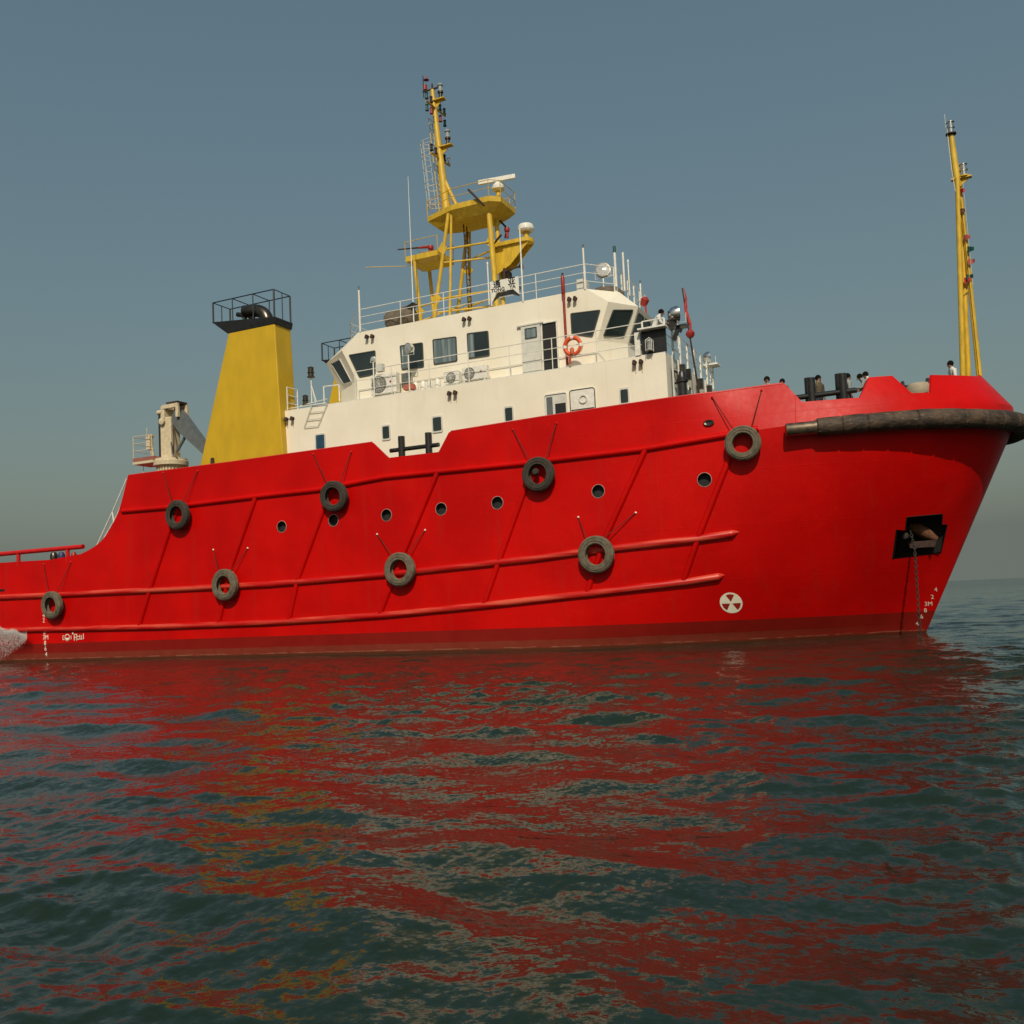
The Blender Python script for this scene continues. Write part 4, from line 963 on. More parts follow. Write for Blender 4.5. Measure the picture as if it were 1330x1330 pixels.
# ------------------------------------------------------------------ bitts
def bitts(parent_name, cxs, Y, ztop, zc, r, xr):
    for x in cxs: m = MB(); m.lathe((x, Y, 8.84), [(0, 0), (r, 0), (r, ztop - 8.84 - .04), (r * 1.0, ztop - 8.84), (0, ztop - 8.84)], 18); o = part(parent_name, m, m_bitt, ship)
    m = MB(); m.tube([(xr[0], Y, zc), (xr[1], Y, zc)], r * .62, 14); part('bitt_crossbar', m, m_bitt, o)
a, b = at(520, 567, -6.2), at(555, 561, -6.2); bitts('mooring_bitt', (a.x + .05, b.x + .05), -6.2, a.z, a.z - .62, .165, (at(507, 584, -6.2).x, at(570, 574, -6.2).x))
a, b = at(1053, 491, -5.6), at(1094, 488, -5.6); bitts('mooring_bitt', (a.x, b.x), -5.6, a.z, a.z - .72, .16, (at(1036, 512, -5.6).x, at(1113, 505, -5.6).x))
a, b = at(1060, 491, -4.7), at(1100, 488, -4.7); bitts('mooring_bitt', (a.x - .3, b.x - .3), -4.9, a.z, a.z - .72, .15, (a.x - .8, b.x + .3))
# winch gear seen through the forward gap in the bulwark
gx = at(1198, 500, -2.5); m = MB(); m.lathe((gx.x - .8, -2.5, 10.0), [(0, 0), (.5, 0), (.5, .12), (.32, .15), (.32, .9), (.5, .95), (.5, 1.1), (0, 1.1)], 20, (1, 0, 0)); m.bb((gx.x - 1., -2.9, 8.85), (gx.x + .6, -2.1, 9.9)); wn = part('anchor_windlass', m, m_bitt, ship)
m = MB(); m.lathe((gx.x - .15, -2.8, 9.95), [(0, -.3), (.42, -.3), (.48, -.1), (.48, .15), (.4, .3), (0, .32)], 16, (0, 0, 1)); part('rope_coil', m, mat('pale_rope', (.36, .30, .22), .9, bump=.02, bscale=12), wn)
# hawse pad / small fairlead in bulwark, transition plates
p = H(920.5, 549.5, .02); nn = nrm(p.x, p.z); m = MB(); m.v = []
m.lathe(p, [(.10, .0), (.20, .0), (.22, .03), (.18, .06), (.11, .04)], 20, nn); m.v = [Vector((p.x + (v.x - p.x) * 1.0, v.y, p.z + (v.z - p.z) * .62)) for v in m.v]; fl = part('fairlead', m, m_steel, ship)
m = MB(); m.lathe(p, [(0, .012), (.17, .012), (.17, 0)], 18, nn); m.v = [Vector((v.x, v.y, p.z + (v.z - p.z) * .6)) for v in m.v]; part('fairlead_hole', m, m_interior, fl)
# aft side: pipe rail, stair handrail, deck gear
a = H(-60, 723, -.05); zr = at(0, 718, -6.8).z
m = MB(); e = at(108, 711.8, -6.8); zr = (zr + e.z) / 2; m.tube([(-38, -6.8, zr), (e.x, -6.8, zr)], .13, 14)
for px in (24, 88, -60): q = at(px, 724, -6.8); m.tube([(q.x, -6.8, 5.5), (q.x, -6.8, zr)], .11, 10)
part('stern_pipe_rail', m, m_redp, ship)
m = MB(); pa, pb_ = at(164.5, 622, -6.6), at(126, 708, -6.6); pc = at(146, 665, -6.6); m.tube([pa, pc, pb_], .035, 8); m.tube([pa + Vector((.25, 0, -.3)), pc + Vector((.3, 0, -.25)), pb_ + Vector((.25, 0, .0))], .03, 8); m.tube([pc, at(148, 679, -6.6)], .04, 8); part('stair_handrail', m, m_rwhite, ship)
for px, mm, r_ in ((70, m_steel, .16), (80, mat('blue_paint', (.03, .04, .12), .5), .15), (96, m_dred, .13)):
    q = at(px, 722, -5.9); m = MB(); m.lathe(q + Vector((0, 0, -1.4)), [(0, 0), (.13, 0), (.13, 1.1), (r_ * 1.3, 1.2), (r_ * 1.3, 1.45), (r_ * .8, 1.6), (0, 1.65)], 12); part('deck_vent', m, mm, ship)
m = MB(); m.bb((-38, -6.5, 4.6), (XA - .1, 6.5, 4.69)); part('aft_deck', m, m_deck, ship, smooth=False)
m = MB(); p = H(2, 766.5); m.box(p, (.5, .06, .12)); part('overboard_outlet', m, m_black, ship, smooth=False)
# forward of the house: mushroom vent, bow searchlights, jackstaff
c = Vector((8.9, -3.1, 8.84)); q = at(886, 496, -3.4); c = Vector((q.x, -3.4, 8.84)); m = MB(); m.tube([c, Vector((c.x, c.y, q.z + .1))], .2, 16); m.lathe((c.x, c.y, q.z), [(.2, -.05), (.26, -.02), (.26, .1), (.2, .16), (.17, .42), (.1, .52), (0, .54)], 16); m.tube([(c.x, c.y, q.z + .4), (c.x - .5, c.y - .1, q.z + .65)], .09, 8); m.tube([(c.x - .6, c.y - .1, q.z - .08), (c.x + .3, c.y - .1, q.z + .05)], .06, 8); part('mushroom_vent', m, m_bitt, ship)
m = MB(); q = at(868, 466, YH); m.tube([(7.95, -4.3, 8.9), (7.95, -4.3, 12.6)], .04, 8); m.tube([(8.0, -3.5, 8.9), (8.0, -3.5, 12.6)], .04, 8); m.tube([(8.0, 1.5, 8.9), (8.0, 1.5, 12.6)], .05, 8); part('house_front_pipe', m, m_lwhite, ship)
m = MB()
for y in (-2.9, -1.9, 0.4, 2.2): m.box((8.0, y, 12.2), (.3, .22, .5))
part('front_fitting', m, m_steel, ship, smooth=False)
c = at(879, 408, -3.9); searchlight(ship, c, .36, (.8, .5, .15), ZD + .2)
m = MB(); m.bb((c.x - .4, c.y - .3, c.z - .62), (c.x + .45, c.y + .3, c.z - .56)); m.box((c.x - .25, c.y, c.z - .38), (.35, .35, .3)); m.box((c.x - .05, c.y - .1, c.z - .9), (.16, .16, .6), Matrix.Rotation(.4, 3, 'Y')); m.box((c.x + .1, c.y - .1, c.z - .75), (.22, .14, .18), Matrix.Rotation(.6, 3, 'Y')); part('searchlight_shelf', m, m_bitt, ship, smooth=False)
c = at(921, 464, 4.2); searchlight(ship, c, .3, (.9, .3, .1), ZD); m = MB(); m.bb((c.x - .35, c.y - .4, c.z - .5), (c.x + .5, c.y + .4, c.z - .43)); part('lamp_shelf', m, m_rwhite, ship, smooth=False)
st0, st1 = at(908, 512, -1.), at(886, 374, -1.)
m = MB(); m.tube([st0 + (st0 - st1) * .4, st1], [.06, .03], 8); js = part('jackstaff', m, m_rustd, ship)
m = MB(); c = at(896.5, 434, -1.); m.lathe(c, [(0, -.2), (.12, -.17), (.2, -.05), (.21, .05), (.13, .17), (0, .21)], 16); part('staff_ball', m, m_dred, js)
fg = MB(); pts = []
NN_ = 16
for k in range(NN_ + 1):
    f = k / NN_; q = st1.lerp(at(895, 431, -1.), f); pts.append(q + Vector((.06 + .05 * math.sin(f * 9), .0, 0)))
fg.tube(pts, [.015 + .065 * math.sin(PI * min(1, (k / NN_) ** 1.2 * .92)) * (1 + .25 * math.sin(k * 2.1)) for k in range(NN_ + 1)], 9)
tag(part('furled_flag', fg, m_flag, ang=70), 'red flag furled round the jackstaff in front of the wheelhouse', 'flag')
# ------------------------------------------------------------------ bow mast
def bm_(px, py): return at(px, py, 0)
A0 = bm_(1250, 486) - Vector((0, 0, 2.2)); A1 = bm_(1243.5, 232); A2 = bm_(1235.5, 176)
m = MB(); m.tube([A0 + Vector((-.08, -.12, 0)), A1 + Vector((-.0, -.1, 0))], [.12, .10], 12); m.tube([A1 + Vector((0, 0, -.4)), A2], [.15, .11], 14); bmast = part('bow_mast', m, m_ymast, ship)
m = MB(); m.tube([A0 + Vector((.16, .14, 0)), A1 + Vector((.08, .08, -.3))], [.12, .09], 12); part('mast_tube', m, m_ymast, bmast)
G0 = bm_(1273.5, 489) - Vector((0, 0, 2.)); G1 = bm_(1247.5, 250); m = MB(); m.tube([G0, G1], [.12, .09], 12)
part('mast_fore_leg', m, m_ymast, bmast)
m = MB(); 
for k in range(26):
    q = G0.lerp(G1, .22 + k * .029); m.tube([q + Vector((.0, -.16, 0)), q + Vector((.0, .16, 0))], .014, 5)
m.tube([G0.lerp(G1, .2) + Vector((0, -.16, 0)), G0.lerp(G1, .97) + Vector((0, -.16, 0))], .012, 5); part('climbing_rungs', m, m_ymast, bmast)
m = MB(); j = bm_(1260, 374); m.tube([bm_(1251, 368), j], .06, 8); m.tube([bm_(1251, 383), j + Vector((.05, 0, 0))], .06, 8); part('mast_cross_brace', m, m_ymast, bmast)
for (px, py, r_) in ((1235.2, 175, .17), (1252, 230, .17)):
    c = bm_(px, py)
    m = MB(); m.lathe(c, [(0, 0), (.22, 0), (.22, .05), (0, .06)], 14)
    if py > 200: m.bb((c.x - .5, -.14, c.z - .06), (c.x + .3, .14, c.z + .0)); m.prism([(c.x - .35, -.03, c.z - .05), (c.x + .25, -.03, c.z - .05), (c.x - .3, -.03, c.z - .5)], (0, .06, 0))
    l = part('lamp_shelf', m, m_ymast if py > 200 else m_rustd, bmast)
    m = MB()
    for kk in (0, 1): m.lathe(c + Vector((0, 0, .06 + kk * .26)), [(0, 0), (r_, 0), (r_, .03), (r_ * .72, .04), (r_ * .72, .2), (r_, .22), (r_, .25), (0, .26)], 14)
    part('navigation_lamp', m, m_chrome, l)
m = MB(); m.tube([A2 + Vector((-.16, 0, -.3)), A2 + Vector((-.2, 0, 1.0))], .012, 5); m.tube([A2 + Vector((-.15, -.1, .3)), A1 + Vector((-.2, -.12, .4)), A1 + Vector((-.12, -.14, -.6))], .018, 5); part('aerial_wire', m, m_lwhite, bmast)
# signal flags on the halyard of the bow mast
sf = thing('signal_flags', 'string of small red, orange and green flags hanging on the bow mast stay', 'flags', bm_(1256, 340) + Vector((.2, -.2, 0)))
m = MB(); m.tube([bm_(1249, 240) + Vector((.05, -.2, 0)), bm_(1262, 372) + Vector((.05, -.2, 0))], .008, 5); part('halyard', m, m_lwhite, sf)
for k, (px, py, c_) in enumerate(((1249, 250, m_flag), (1249.5, 276, m_rust), (1256.5, 310, m_pink), (1261, 325, m_green), (1262, 341, m_pink), (1260, 361, m_green), (1257, 365, m_flag))):
    q = bm_(px, py) + Vector((0, -.2, 0)); m = MB()
    for t in range(4):
        u0, u1 = t / 4, (t + 1) / 4; w0, w1 = .05 * math.sin(6 * u0 + k), .05 * math.sin(6 * u1 + k)
        a_ = [q + Vector((-.14 + .26 * u0, w0, .12 - .04 * u0)), q + Vector((-.14 + .26 * u1, w1, .12 - .04 * u1)), q + Vector((-.14 + .26 * u1, w1, -.16 + .1 * u1)), q + Vector((-.14 + .26 * u0, w0, -.16 + .1 * u0))]
        m.prism(a_, (0, .008, 0))
    part('pennant', m, c_, sf)
# ------------------------------------------------------------------ lifebuoy
c = at(744, 449.7, YH - .06); lb = thing('lifebuoy', 'orange and white ring lifebuoy hung on the railing beside the wheelhouse door', 'lifebuoy', c)
def torus_seg(c, R_, r, a0, a1, n=14): return [c + Vector((R_ * math.cos(a0 + (a1 - a0) * k / n), 0, R_ * math.sin(a0 + (a1 - a0) * k / n))) for k in range(n + 1)]
m = MB(); m.tube(torus_seg(c, .385, .1, 0, 2 * PI * 31 / 32, 31), .098, 14, closed=True); ring = part('buoy_ring', m, m_orange, lb)
for k in range(4):
    a = PI / 2 + k * PI / 2; m = MB(); m.tube(torus_seg(c, .385, .1, a - .17, a + .17, 8), .103, 14); part('reflective_band', m, m_rwhite, lb)
m = MB(); pts = [c + Vector((math.cos(t * PI / 16) * (.5 - .03 * abs(math.sin(t * PI / 8 * 2))), -.05, math.sin(t * PI / 16) * .5)) for t in range(32)]; m.tube(pts, .012, 5, closed=True); part('grab_line', m, m_rwhite, lb)
q = at(743, 456, YH - .15); m = MB(); m.lathe(q, [(0, -.16), (.09, -.14), (.1, .08), (.05, .16), (0, .18)], 12); m.tube([q + Vector((-.12, 0, -.2)), q + Vector((-.14, .05, -.55))], .06, 8); sl = part('smoke_float', m, mat('float_orange', (.5, .10, .03), .5)); tag(sl, 'small dark orange float light hanging inside the ring lifebuoy', 'float light')
# ------------------------------------------------------------------ anchor and chain
ca = at(1196, 697, -2.5); an = thing('anchor', 'rusty brown anchor lying in its black hull pocket with chain hanging down to the water', 'anchor', ca)
m = MB(); a = at(1181, 684, -2.0); b = at(1217, 701, -2.0)
m.tube([a, a.lerp(b, .3) + Vector((0, 0, .06)), a.lerp(b, .65) + Vector((0, 0, .05)), b], [.14, .25, .23, .11], 12)
m.tube([a.lerp(b, .1), a.lerp(b, .2) + Vector((0, .9, .25))], [.16, .14], 10); part('anchor_crown', m, m_rust, an)
m = MB(); m.prism([at(1180, 704, -2.1), at(1217, 701, -2.1), at(1214, 710, -2.1), at(1182, 712, -2.1)], (0, .35, 0)); part('anchor_fluke', m, m_rustd, an, smooth=False)
m = MB(); q = at(1175.5, 696, -2.75); m.lathe(q, [(0, .1), (.12, .08), (.16, 0), (.12, -.08), (0, -.1)], 12, (0, -1, 0)); part('anchor_shackle', m, m_chain, an)
m = MB(); c0 = at(1183, 692, -2.8); c1 = at(1188, 712, -2.9); c2 = at(1195, 824, -2.9); path = [c0, c1]; 
Lk = .17; pts = []
def along(P_, step):
    out = []; acc = 0; nxt = 0
    for a_, b_ in zip(P_, P_[1:]):
        l = (b_ - a_).length
        while nxt <= acc + l: out.append((a_.lerp(b_, (nxt - acc) / l), (b_ - a_).normalized())); nxt += step
        acc += l
    return out
for k, (q, t) in enumerate(along([c0, c1, Vector((c2.x, c2.y, -.3))], Lk * .74)):
    e = Vector((1, 0, 0)) if k % 2 else Vector((0, 1, 0)); e = (e - t * e.dot(t)).normalized()
    m.tube([q + t * (Lk * .5 * math.cos(a) * (1.0)) + e * (.045 * math.sin(a)) for a in [2 * PI * j_ / 10 for j_ in range(10)]], .021, 6, closed=True)
part('anchor_chain', m, m_chain, an)
# ------------------------------------------------------------------ people
def person(loc, face, shirt, label, lean=0., h=1.66, arms='rest', hair=m_hair, head_turn=0., bend=0.):
    t = thing('person', label, 'person', loc)
    s = h / 1.72; J = {}
    la = lean
    def sp(y, z):          # lean the trunk forward about the hips
        dy, dz = y, z - .92; return Vector((0, y if z < .92 else dy * math.cos(la) + dz * math.sin(la), .92 + (dz * math.cos(la) - dy * math.sin(la)) if z >= .92 else z))
    def q(x, y, z): v = sp(y, z); return Vector((x, v.y, v.z))
    V = [q(0, 0, .95), q(0, .0, 1.12), q(0, .0, 1.3), q(0, -.0, 1.45), q(0, .02, 1.53), q(0, .03, 1.61), q(0, .02, 1.69)]
    R_ = [(.165, .125), (.16, .12), (.185, .135), (.15, .11), (.055, .06), (.085, .10), (.075, .09)]
    E_ = [(0, 1), (1, 2), (2, 3), (3, 4), (4, 5), (5, 6)]; bone = ['t', 's', 's', 's', 'k', 'k', 'k']
    def ch(frm, pts):
        last = frm
        for p_, r_, b_ in pts: V.append(p_); R_.append((r_, r_)); bone.append(b_); E_.append((last, len(V) - 1)); last = len(V) - 1
        return last
    hands = []
    for sd in (-1, 1):
        sh = q(sd * .19, 0, 1.40)
        if arms == 'rest': el = sh + Vector((sd * .05, .10, -.26)); ha = el + Vector((-sd * .03, .22, -.02))
        elif arms == 'down': el = sh + Vector((sd * .05, .0, -.28)); ha = el + Vector((0, .06, -.24))
        else: el = sh + Vector((sd * .06, .16, -.22)); ha = el + Vector((-sd * .08, .12, .18))
        ch(3, [(sh, .075, 's'), (sh.lerp(el, .5), .065, 's'), (el, .055, 's'), (el.lerp(ha, .55), .035, 'k'), (ha, .028, 'k'), (ha + (ha - el).normalized() * .07, .032, 'k')]); hands.append((ha, (ha - el).normalized(), sd))
        ch(0, [(Vector((sd * .1, -.01, .86)), .085, 't'), (Vector((sd * .11, .02, .48)), .062, 't'), (Vector((sd * .11, -.02, .12)), .045, 't'), (Vector((sd * .11, -.02, .05)), .045, 't'), (Vector((sd * .12, .13, .03)), .035, 't')])
    me = bpy.data.meshes.new('person_body'); me.from_pydata(V, E_, []); ob = bpy.data.objects.new('b', me); C.objects.link(ob)
    md = ob.modifiers.new('s', 'SKIN'); md.use_smooth_shade = True
    for i, v in enumerate(me.skin_vertices[0].data): v.radius = R_[i]; v.use_root = (i == 0)
    ms = ob.modifiers.new('u', 'SUBSURF'); ms.levels = 1; ms.render_levels = 1
    dg = bpy.context.evaluated_depsgraph_get(); bme = bpy.data.meshes.new_from_object(ob.evaluated_get(dg)); bpy.data.objects.remove(ob)
    mb_ = MB()
    mb_.v = [v.co.copy() for v in bme.vertices]; mb_.f = [tuple(p_.vertices) for p_ in bme.polygons]
    mi = []
    for f in mb_.f:
        c_ = sum((mb_.v[i] for i in f), Vector()) / len(f); k_ = min(range(len(V)), key=lambda i: (V[i] - c_).length - max(R_[i]) * .5); mi.append({'s': 1, 't': 2, 'k': 0}[bone[k_]])
    mb_.m = mi
    for ha, d_, sd in hands:
        for k in range(5):
            o = Vector(((k - 2) * .016, 0, 0)); base = ha + d_ * .09 + o if k else ha + d_ * .05 + Vector((-sd * .03, 0, 0)); dn = (d_ + (Vector((-sd * .7, 0, .1)) if k == 0 else Vector((0, 0, -.2)))).normalized(); ln = (.045, .065, .075, .07, .055)[k]
            mb_.mi = 0; mb_.tube([base, base + dn * ln * .55, base + dn * ln + Vector((0, 0, -.015))], [.010, .009, .007], 6)
    hd = q(0, .035, 1.64); fw = Vector((0, math.cos(la), -math.sin(la)))
    mb_.lathe(hd + fw * .085 + Vector((0, 0, -.01)), [(0, .03), (.012, .018), (.018, 0)], 8, fw)     # nose
    for sd in (-1, 1): mb_.lathe(hd + Vector((sd * .078, -.01, 0)), [(0, .012), (.02, .01), (.028, 0)], 8, (sd, 0, 0))
    mm = MB(); prof_ = [(.0, .128), (.055, .118), (.092, .082), (.108, .035), (.108, -.01), (.098, -.035)]
    mm.lathe(hd + Vector((0, -.018, .012)), prof_, 14, Vector((0, -.35, 1)))
    ey = MB()
    for sd in (-1, 1): ey.lathe(hd + fw * .085 + Vector((sd * .032, 0, .02)), [(0, .008), (.008, .005), (.011, 0)], 8, fw)
    ey.lathe(hd + fw * .082 + Vector((0, 0, -.055)), [(0, .006), (.02, .004), (.024, 0)], 8, fw)
    rot = Matrix.Rotation(face, 3, 'Z')
    for x in (mb_, mm, ey): x.v = [rot @ (v * s) + Vector(loc) for v in x.v]
    mi_all = mb_.m
    o = part('body', mb_, [m_skin, shirt, m_trous], t, ang=180)
    part('hair', mm, hair, o, ang=180); part('facial_features', ey, mat('lip_brown', (.08, .03, .02), .5), o)
    return t
FD = 8.85
def foot(px, py, Y, h, z=None):        # stand so that the crown of the head is at this pixel
    p = at(px, py, Y); return Vector((p.x, Y, p.z - h))
def stand(px, py, Y, h, face, shirt, lab, **k):
    h *= 1.15; p = at(px, py, Y); ln = k.get('lean', 0.); hh = h / 1.72; top = (.92 + .82 * math.cos(ln)) * hh; fwd = .82 * math.sin(ln) * hh
    fx = Vector((-math.sin(face), math.cos(face), 0)) * fwd
    loc = Vector((p.x - fx.x, Y - fx.y, max(p.z - top, ZD + .001 if p.z > 12 else FD))); t = person(loc, face, shirt, lab, h=h, **k)
    if loc.z > FD + .06:
        m = MB(); fl_ = FD if loc.z < 12 else ZD; m.bb((loc.x - .35, loc.y - .3, fl_), (loc.x + .35, loc.y + .3, loc.z + .0)); m.bb((loc.x - .4, loc.y - .35, loc.z - .04), (loc.x + .4, loc.y + .35, loc.z - .001)); part('deck_step', m, m_deck, ship, smooth=False)
    return t
stand(996, 491.5, -5.2, 1.72, PI, m_shirtg, 'dark haired person, only the head above the bulwark, aft of the bow chain rope', arms='down')
stand(1016, 493, -5.4, 1.53, PI * .9, m_shirtb, 'dark haired person, head barely above the edge just aft of the bulwark gap', arms='down')
stand(1062, 488.5, -4.0, 1.74, -2.2, m_shirtb, 'person in an olive brown jacket standing behind the left bow bitt post', arms='down')
stand(1100, 487.5, -3.6, 1.74, -1.2, m_shirtg, 'person in a grey shirt behind the right bow bitt post', arms='down')
stand(1123, 485, -4.3, 1.64, 1.9, m_shirtw, 'person in a white shirt bending at the fore end of the bulwark gap', arms='rest', lean=.35)
stand(1115, 491.5, -4.6, 1.60, 1.7, m_shirtg, 'crouching dark haired person in front of the one in the white shirt', arms='rest', lean=.55)
stand(1234, 469.5, -2.2, 1.74, 1.9, m_shirtw, 'person in a white shirt standing at the foot of the bow mast', arms='down', lean=.15)
# leaning on the bridge wing rail
stand(860, 402.5, -3.9, 1.80, -1.25, m_shirtw, 'person in a pale shirt leaning over the rail beside the sidelight screen', lean=.5)
# ------------------------------------------------------------------ white discharge spray aft
rng = random.Random(3)
sp_ = MB()
for k in range(22000):
    u = rng.random(); px = -34 + 69 * u; top = 815.5 + 9 * u ** 3 + 1.3 * math.sin(u * 23)
    v = rng.random() ** 2.2 * (1 - .9 * u ** 2.5); py = top + (862 - top) * v + rng.gauss(0, 1.2) + abs(rng.gauss(0, 1)) * 2
    if rng.random() < .75 * u ** 3: continue
    if rng.random() < v * .55: continue
    e = at(px, py, -7.35 + .25 * rng.gauss(0, 1) * (.5 + v))
    if e.z < 0.01: continue
    r_ = rng.uniform(.004, .016) * (1 - .3 * v); sp_.add([e + Vector((r_, 0, 0)), e + Vector((-r_, 0, 0)), e + Vector((0, r_, 0)), e + Vector((0, -r_, 0)), e + Vector((0, 0, r_ * 1.6)), e + Vector((0, 0, -r_ * 1.6))], [(0, 2, 4), (2, 1, 4), (1, 3, 4), (3, 0, 4), (2, 0, 5), (1, 2, 5), (3, 1, 5), (0, 3, 5)])
o = part('water_spray', sp_, mat('spray_white', (.50, .49, .47), .5, var=.05)); o['label'] = 'white water spray at the stern side'; o['kind'] = 'stuff'

# ------------------------------------------------------------------ sea
def sea():
    rs = [0.6]
    while rs[-1] < 70: rs.append(rs[-1] + .0042 * rs[-1] + .008)
    while rs[-1] < 12000: rs.append(rs[-1] * (1.0055 if rs[-1] < 900 else 1.03))
    rs = np.array(rs); fine = np.arange(-36, 36.01, .085); coarse = np.concatenate([np.arange(-180, -36, 3.), fine, np.arange(39, 180, 3.)])
    base = math.atan2(_d.y, _d.x); th = np.radians(coarse) * -1 + base
    Rg, Tg = np.meshgrid(rs, th, indexing='ij')
    X = CAM.x + Rg * np.cos(Tg); Y = CAM.y + Rg * np.sin(Tg); Z = np.zeros_like(X); DX = np.zeros_like(X); DY = np.zeros_like(X)
    dr = np.gradient(rs)[:, None]; dth = np.abs(np.gradient(th))[None, :]
    cell = np.maximum(dr, Rg * dth) 
    g = np.random.default_rng(11)
    wind = math.radians(-100)     # travels roughly towards the camera
    patch = np.zeros_like(X)
    for k in range(7):
        a = g.uniform(0, 2 * PI); lam = g.uniform(9, 30); patch += np.sin((X * math.cos(a) + Y * math.sin(a)) * 2 * PI / lam + g.uniform(0, 6.28))
    patch = np.clip(1 + .26 * patch, .25, 2.2)
    N = 150
    for i in range(N):
        lam = .14 * (9. / .14) ** ((i + g.uniform(0, 1)) / N)
        spread = .5 + .45 * max(0, 1 - lam / 2.)
        a = wind + g.normal(0, spread)
        slope = SLOPE * (1.08 if .9 < lam < 3.5 else 1) * (1.0 if lam < 2.2 else (2.2 / lam) ** .9) * (min(1, lam / .32)) ** .6
        kx, ky = math.cos(a) * 2 * PI / lam, math.sin(a) * 2 * PI / lam; A = slope * lam / (2 * PI)
        w = np.clip((lam / cell - 1.6) / 2.0, .45 if lam > 1.2 else 0, 1)
        ph = kx * X + ky * Y + g.uniform(0, 2 * PI)
        mod = patch if lam < 1.2 else 1
        Z += A * w * mod * np.cos(ph); s_ = A * w * mod * np.sin(ph) * .8; DX -= s_ * math.cos(a); DY -= s_ * math.sin(a)
    # calmer water in the lee of the hull
    near = np.clip((Y + 6.9 + 7) / 7, 0, 1) * np.clip((9 - Y) / 3, 0, 1) * np.clip((19 - X) / 3, 0, 1); Z *= 1 - .55 * near; DX *= 1 - .55 * near; DY *= 1 - .55 * near
    X += DX; Y += DY
    nr, nt_ = X.shape; co = np.stack([X - CAM.x, Y - CAM.y, Z], -1).reshape(-1, 3)
    i0 = (np.arange(nr - 1)[:, None] * nt_ + np.arange(nt_)[None, :]); i1 = (np.arange(nr - 1)[:, None] * nt_ + (np.arange(nt_)[None, :] + 1) % nt_)
    fc = np.stack([i0, i0 + nt_, i1 + nt_, i1], -1).reshape(-1, 4)
    me = bpy.data.meshes.new('sea_water'); me.vertices.add(len(co)); me.vertices.foreach_set('co', co.astype(np.float32).ravel())
    me.loops.add(fc.size); me.loops.foreach_set('vertex_index', fc.astype(np.int32).ravel()); me.polygons.add(len(fc)); me.polygons.foreach_set('loop_start', np.arange(0, fc.size, 4, dtype=np.int32)); me.polygons.foreach_set('use_smooth', np.ones(len(fc), dtype=bool))
    me.update(calc_edges=True); me.validate()
    if me.polygons[len(fc) // 2].normal.z < 0: me.flip_normals()
    ob = bpy.data.objects.new('sea_water', me); C.objects.link(ob); ob.location = (CAM.x, CAM.y, 0)
    m = bpy.data.materials.new('sea_water'); m.use_nodes = True; k = NT(m); b = m.node_tree.nodes['Principled BSDF']
    tc = k.n('ShaderNodeTexCoord'); o = tc.outputs['Object']
    col = k.mix(k.noise(o, .25, 4), (.009, .019, .012), (.014, .027, .018)); k.l(col, b.inputs['Base Color'])
    b.inputs['Roughness'].default_value = .03; b.inputs['IOR'].default_value = 1.31; b.inputs['Specular IOR Level'].default_value = .44
    h = k.math('ADD', k.math('ADD', k.math('MULTIPLY', k.noise(o, 3.2, 5), .030), k.math('MULTIPLY', k.noise(o, 11, 4), .010)), k.math('MULTIPLY', k.noise(o, .9, 3), .16))
    bp = k.n('ShaderNodeBump'); bp.inputs['Strength'].default_value = BUMP; bp.inputs['Distance'].default_value = 1; k.l(h, bp.inputs['Height'])
    nz = k.n('ShaderNodeTexNoise'); nz.inputs['Scale'].default_value = 15; nz.inputs['Detail'].default_value = 3; k.l(o, nz.inputs['Vector'])
    v1 = k.n('ShaderNodeVectorMath', operation='SUBTRACT'); k.l(nz.outputs['Color'], v1.inputs[0]); v1.inputs[1].default_value = (.5, .5, .5)
    v2 = k.n('ShaderNodeVectorMath', operation='MULTIPLY'); k.l(v1.outputs[0], v2.inputs[0]); ln_ = k.n('ShaderNodeVectorMath', operation='LENGTH'); k.l(o, ln_.inputs[0])
    amp = k.math('ADD', RIP, k.math('MULTIPLY', k.ramp(ln_.outputs['Value'], 55, 500), 1.6)); cb = k.n('ShaderNodeCombineXYZ'); k.l(amp, cb.inputs[0]); k.l(amp, cb.inputs[1]); k.l(cb.outputs[0], v2.inputs[1])
    v3 = k.n('ShaderNodeVectorMath', operation='ADD'); k.l(bp.outputs[0], v3.inputs[0]); k.l(v2.outputs[0], v3.inputs[1])
    v4 = k.n('ShaderNodeVectorMath', operation='NORMALIZE'); k.l(v3.outputs[0], v4.inputs[0]); k.l(v4.outputs[0], b.inputs['Normal'])
    me.materials.append(m); ob['kind'] = 'structure'; ob['label'] = 'dark green rippled sea reflecting the red hull'
SLOPE = .0232; BUMP = .55; RIP = .38
sea()
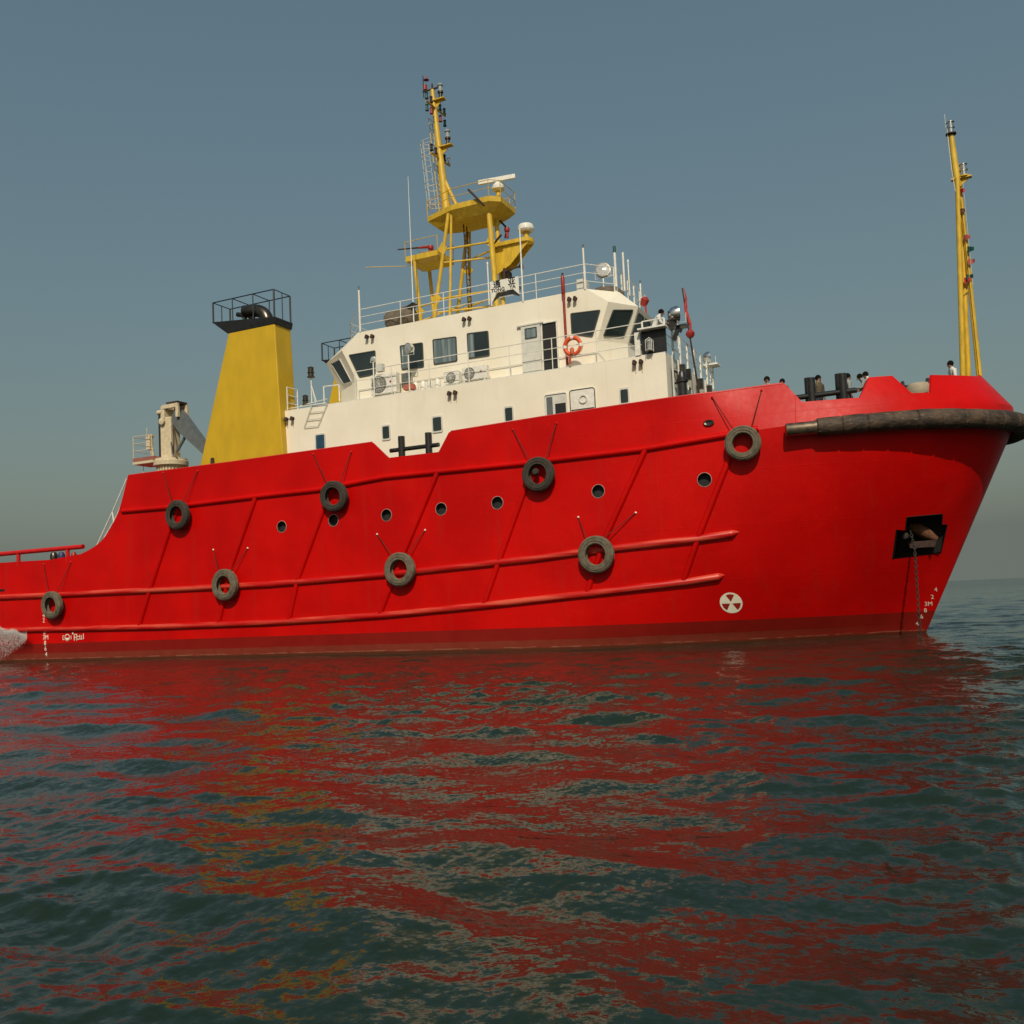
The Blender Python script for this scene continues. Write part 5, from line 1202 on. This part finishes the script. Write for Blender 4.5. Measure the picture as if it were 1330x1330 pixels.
# ------------------------------------------------------------------ light
EL = math.radians(42); AZ = math.radians(22)
sd = Vector((math.sin(AZ) * math.cos(EL), -math.cos(AZ) * math.cos(EL), math.sin(EL)))
ld = bpy.data.lights.new('sun', 'SUN'); ld.energy = 3.1; ld.angle = math.radians(.5); ld.color = (1, .90, .74)
lo = bpy.data.objects.new('sun', ld); C.objects.link(lo); lo.rotation_euler = sd.to_track_quat('Z', 'Y').to_euler(); lo.location = (0, -30, 40)
w = bpy.data.worlds.new('World'); bpy.context.scene.world = w; w.use_nodes = True; nt = w.node_tree
sky = nt.nodes.new('ShaderNodeTexSky'); sky.sky_type = 'NISHITA'; sky.sun_disc = False; sky.sun_elevation = EL; sky.sun_rotation = math.atan2(sd.x, sd.y)
sky.air_density = 2.0; sky.dust_density = 3.8; sky.ozone_density = 1.0; sky.altitude = 0
mx = nt.nodes.new('ShaderNodeMix'); mx.data_type = 'RGBA'; mx.inputs[0].default_value = .62; mx.inputs[7].default_value = (.72, 1.34, 1.60, 1)      # even milky veil over the clear-air sky
tcw = nt.nodes.new('ShaderNodeTexCoord'); sxyz = nt.nodes.new('ShaderNodeSeparateXYZ'); cxyz = nt.nodes.new('ShaderNodeCombineXYZ'); mxz = nt.nodes.new('ShaderNodeMath'); mxz.operation = 'MAXIMUM'; mxz.inputs[1].default_value = .05
nt.links.new(tcw.outputs['Generated'], sxyz.inputs[0]); nt.links.new(sxyz.outputs[0], cxyz.inputs[0]); nt.links.new(sxyz.outputs[1], cxyz.inputs[1]); nt.links.new(sxyz.outputs[2], mxz.inputs[0]); nt.links.new(mxz.outputs[0], cxyz.inputs[2]); nt.links.new(cxyz.outputs[0], sky.inputs[0])
nt.links.new(sky.outputs[0], mx.inputs[6]); nt.links.new(mx.outputs[2], nt.nodes['Background'].inputs[0]); nt.nodes['Background'].inputs[1].default_value = .1
sc = bpy.context.scene; sc.view_settings.view_transform = 'Standard'; sc.view_settings.look = 'None'; sc.view_settings.exposure = 0; sc.view_settings.gamma = 1
sc.cycles.use_denoising = True; sc.cycles.max_bounces = 8
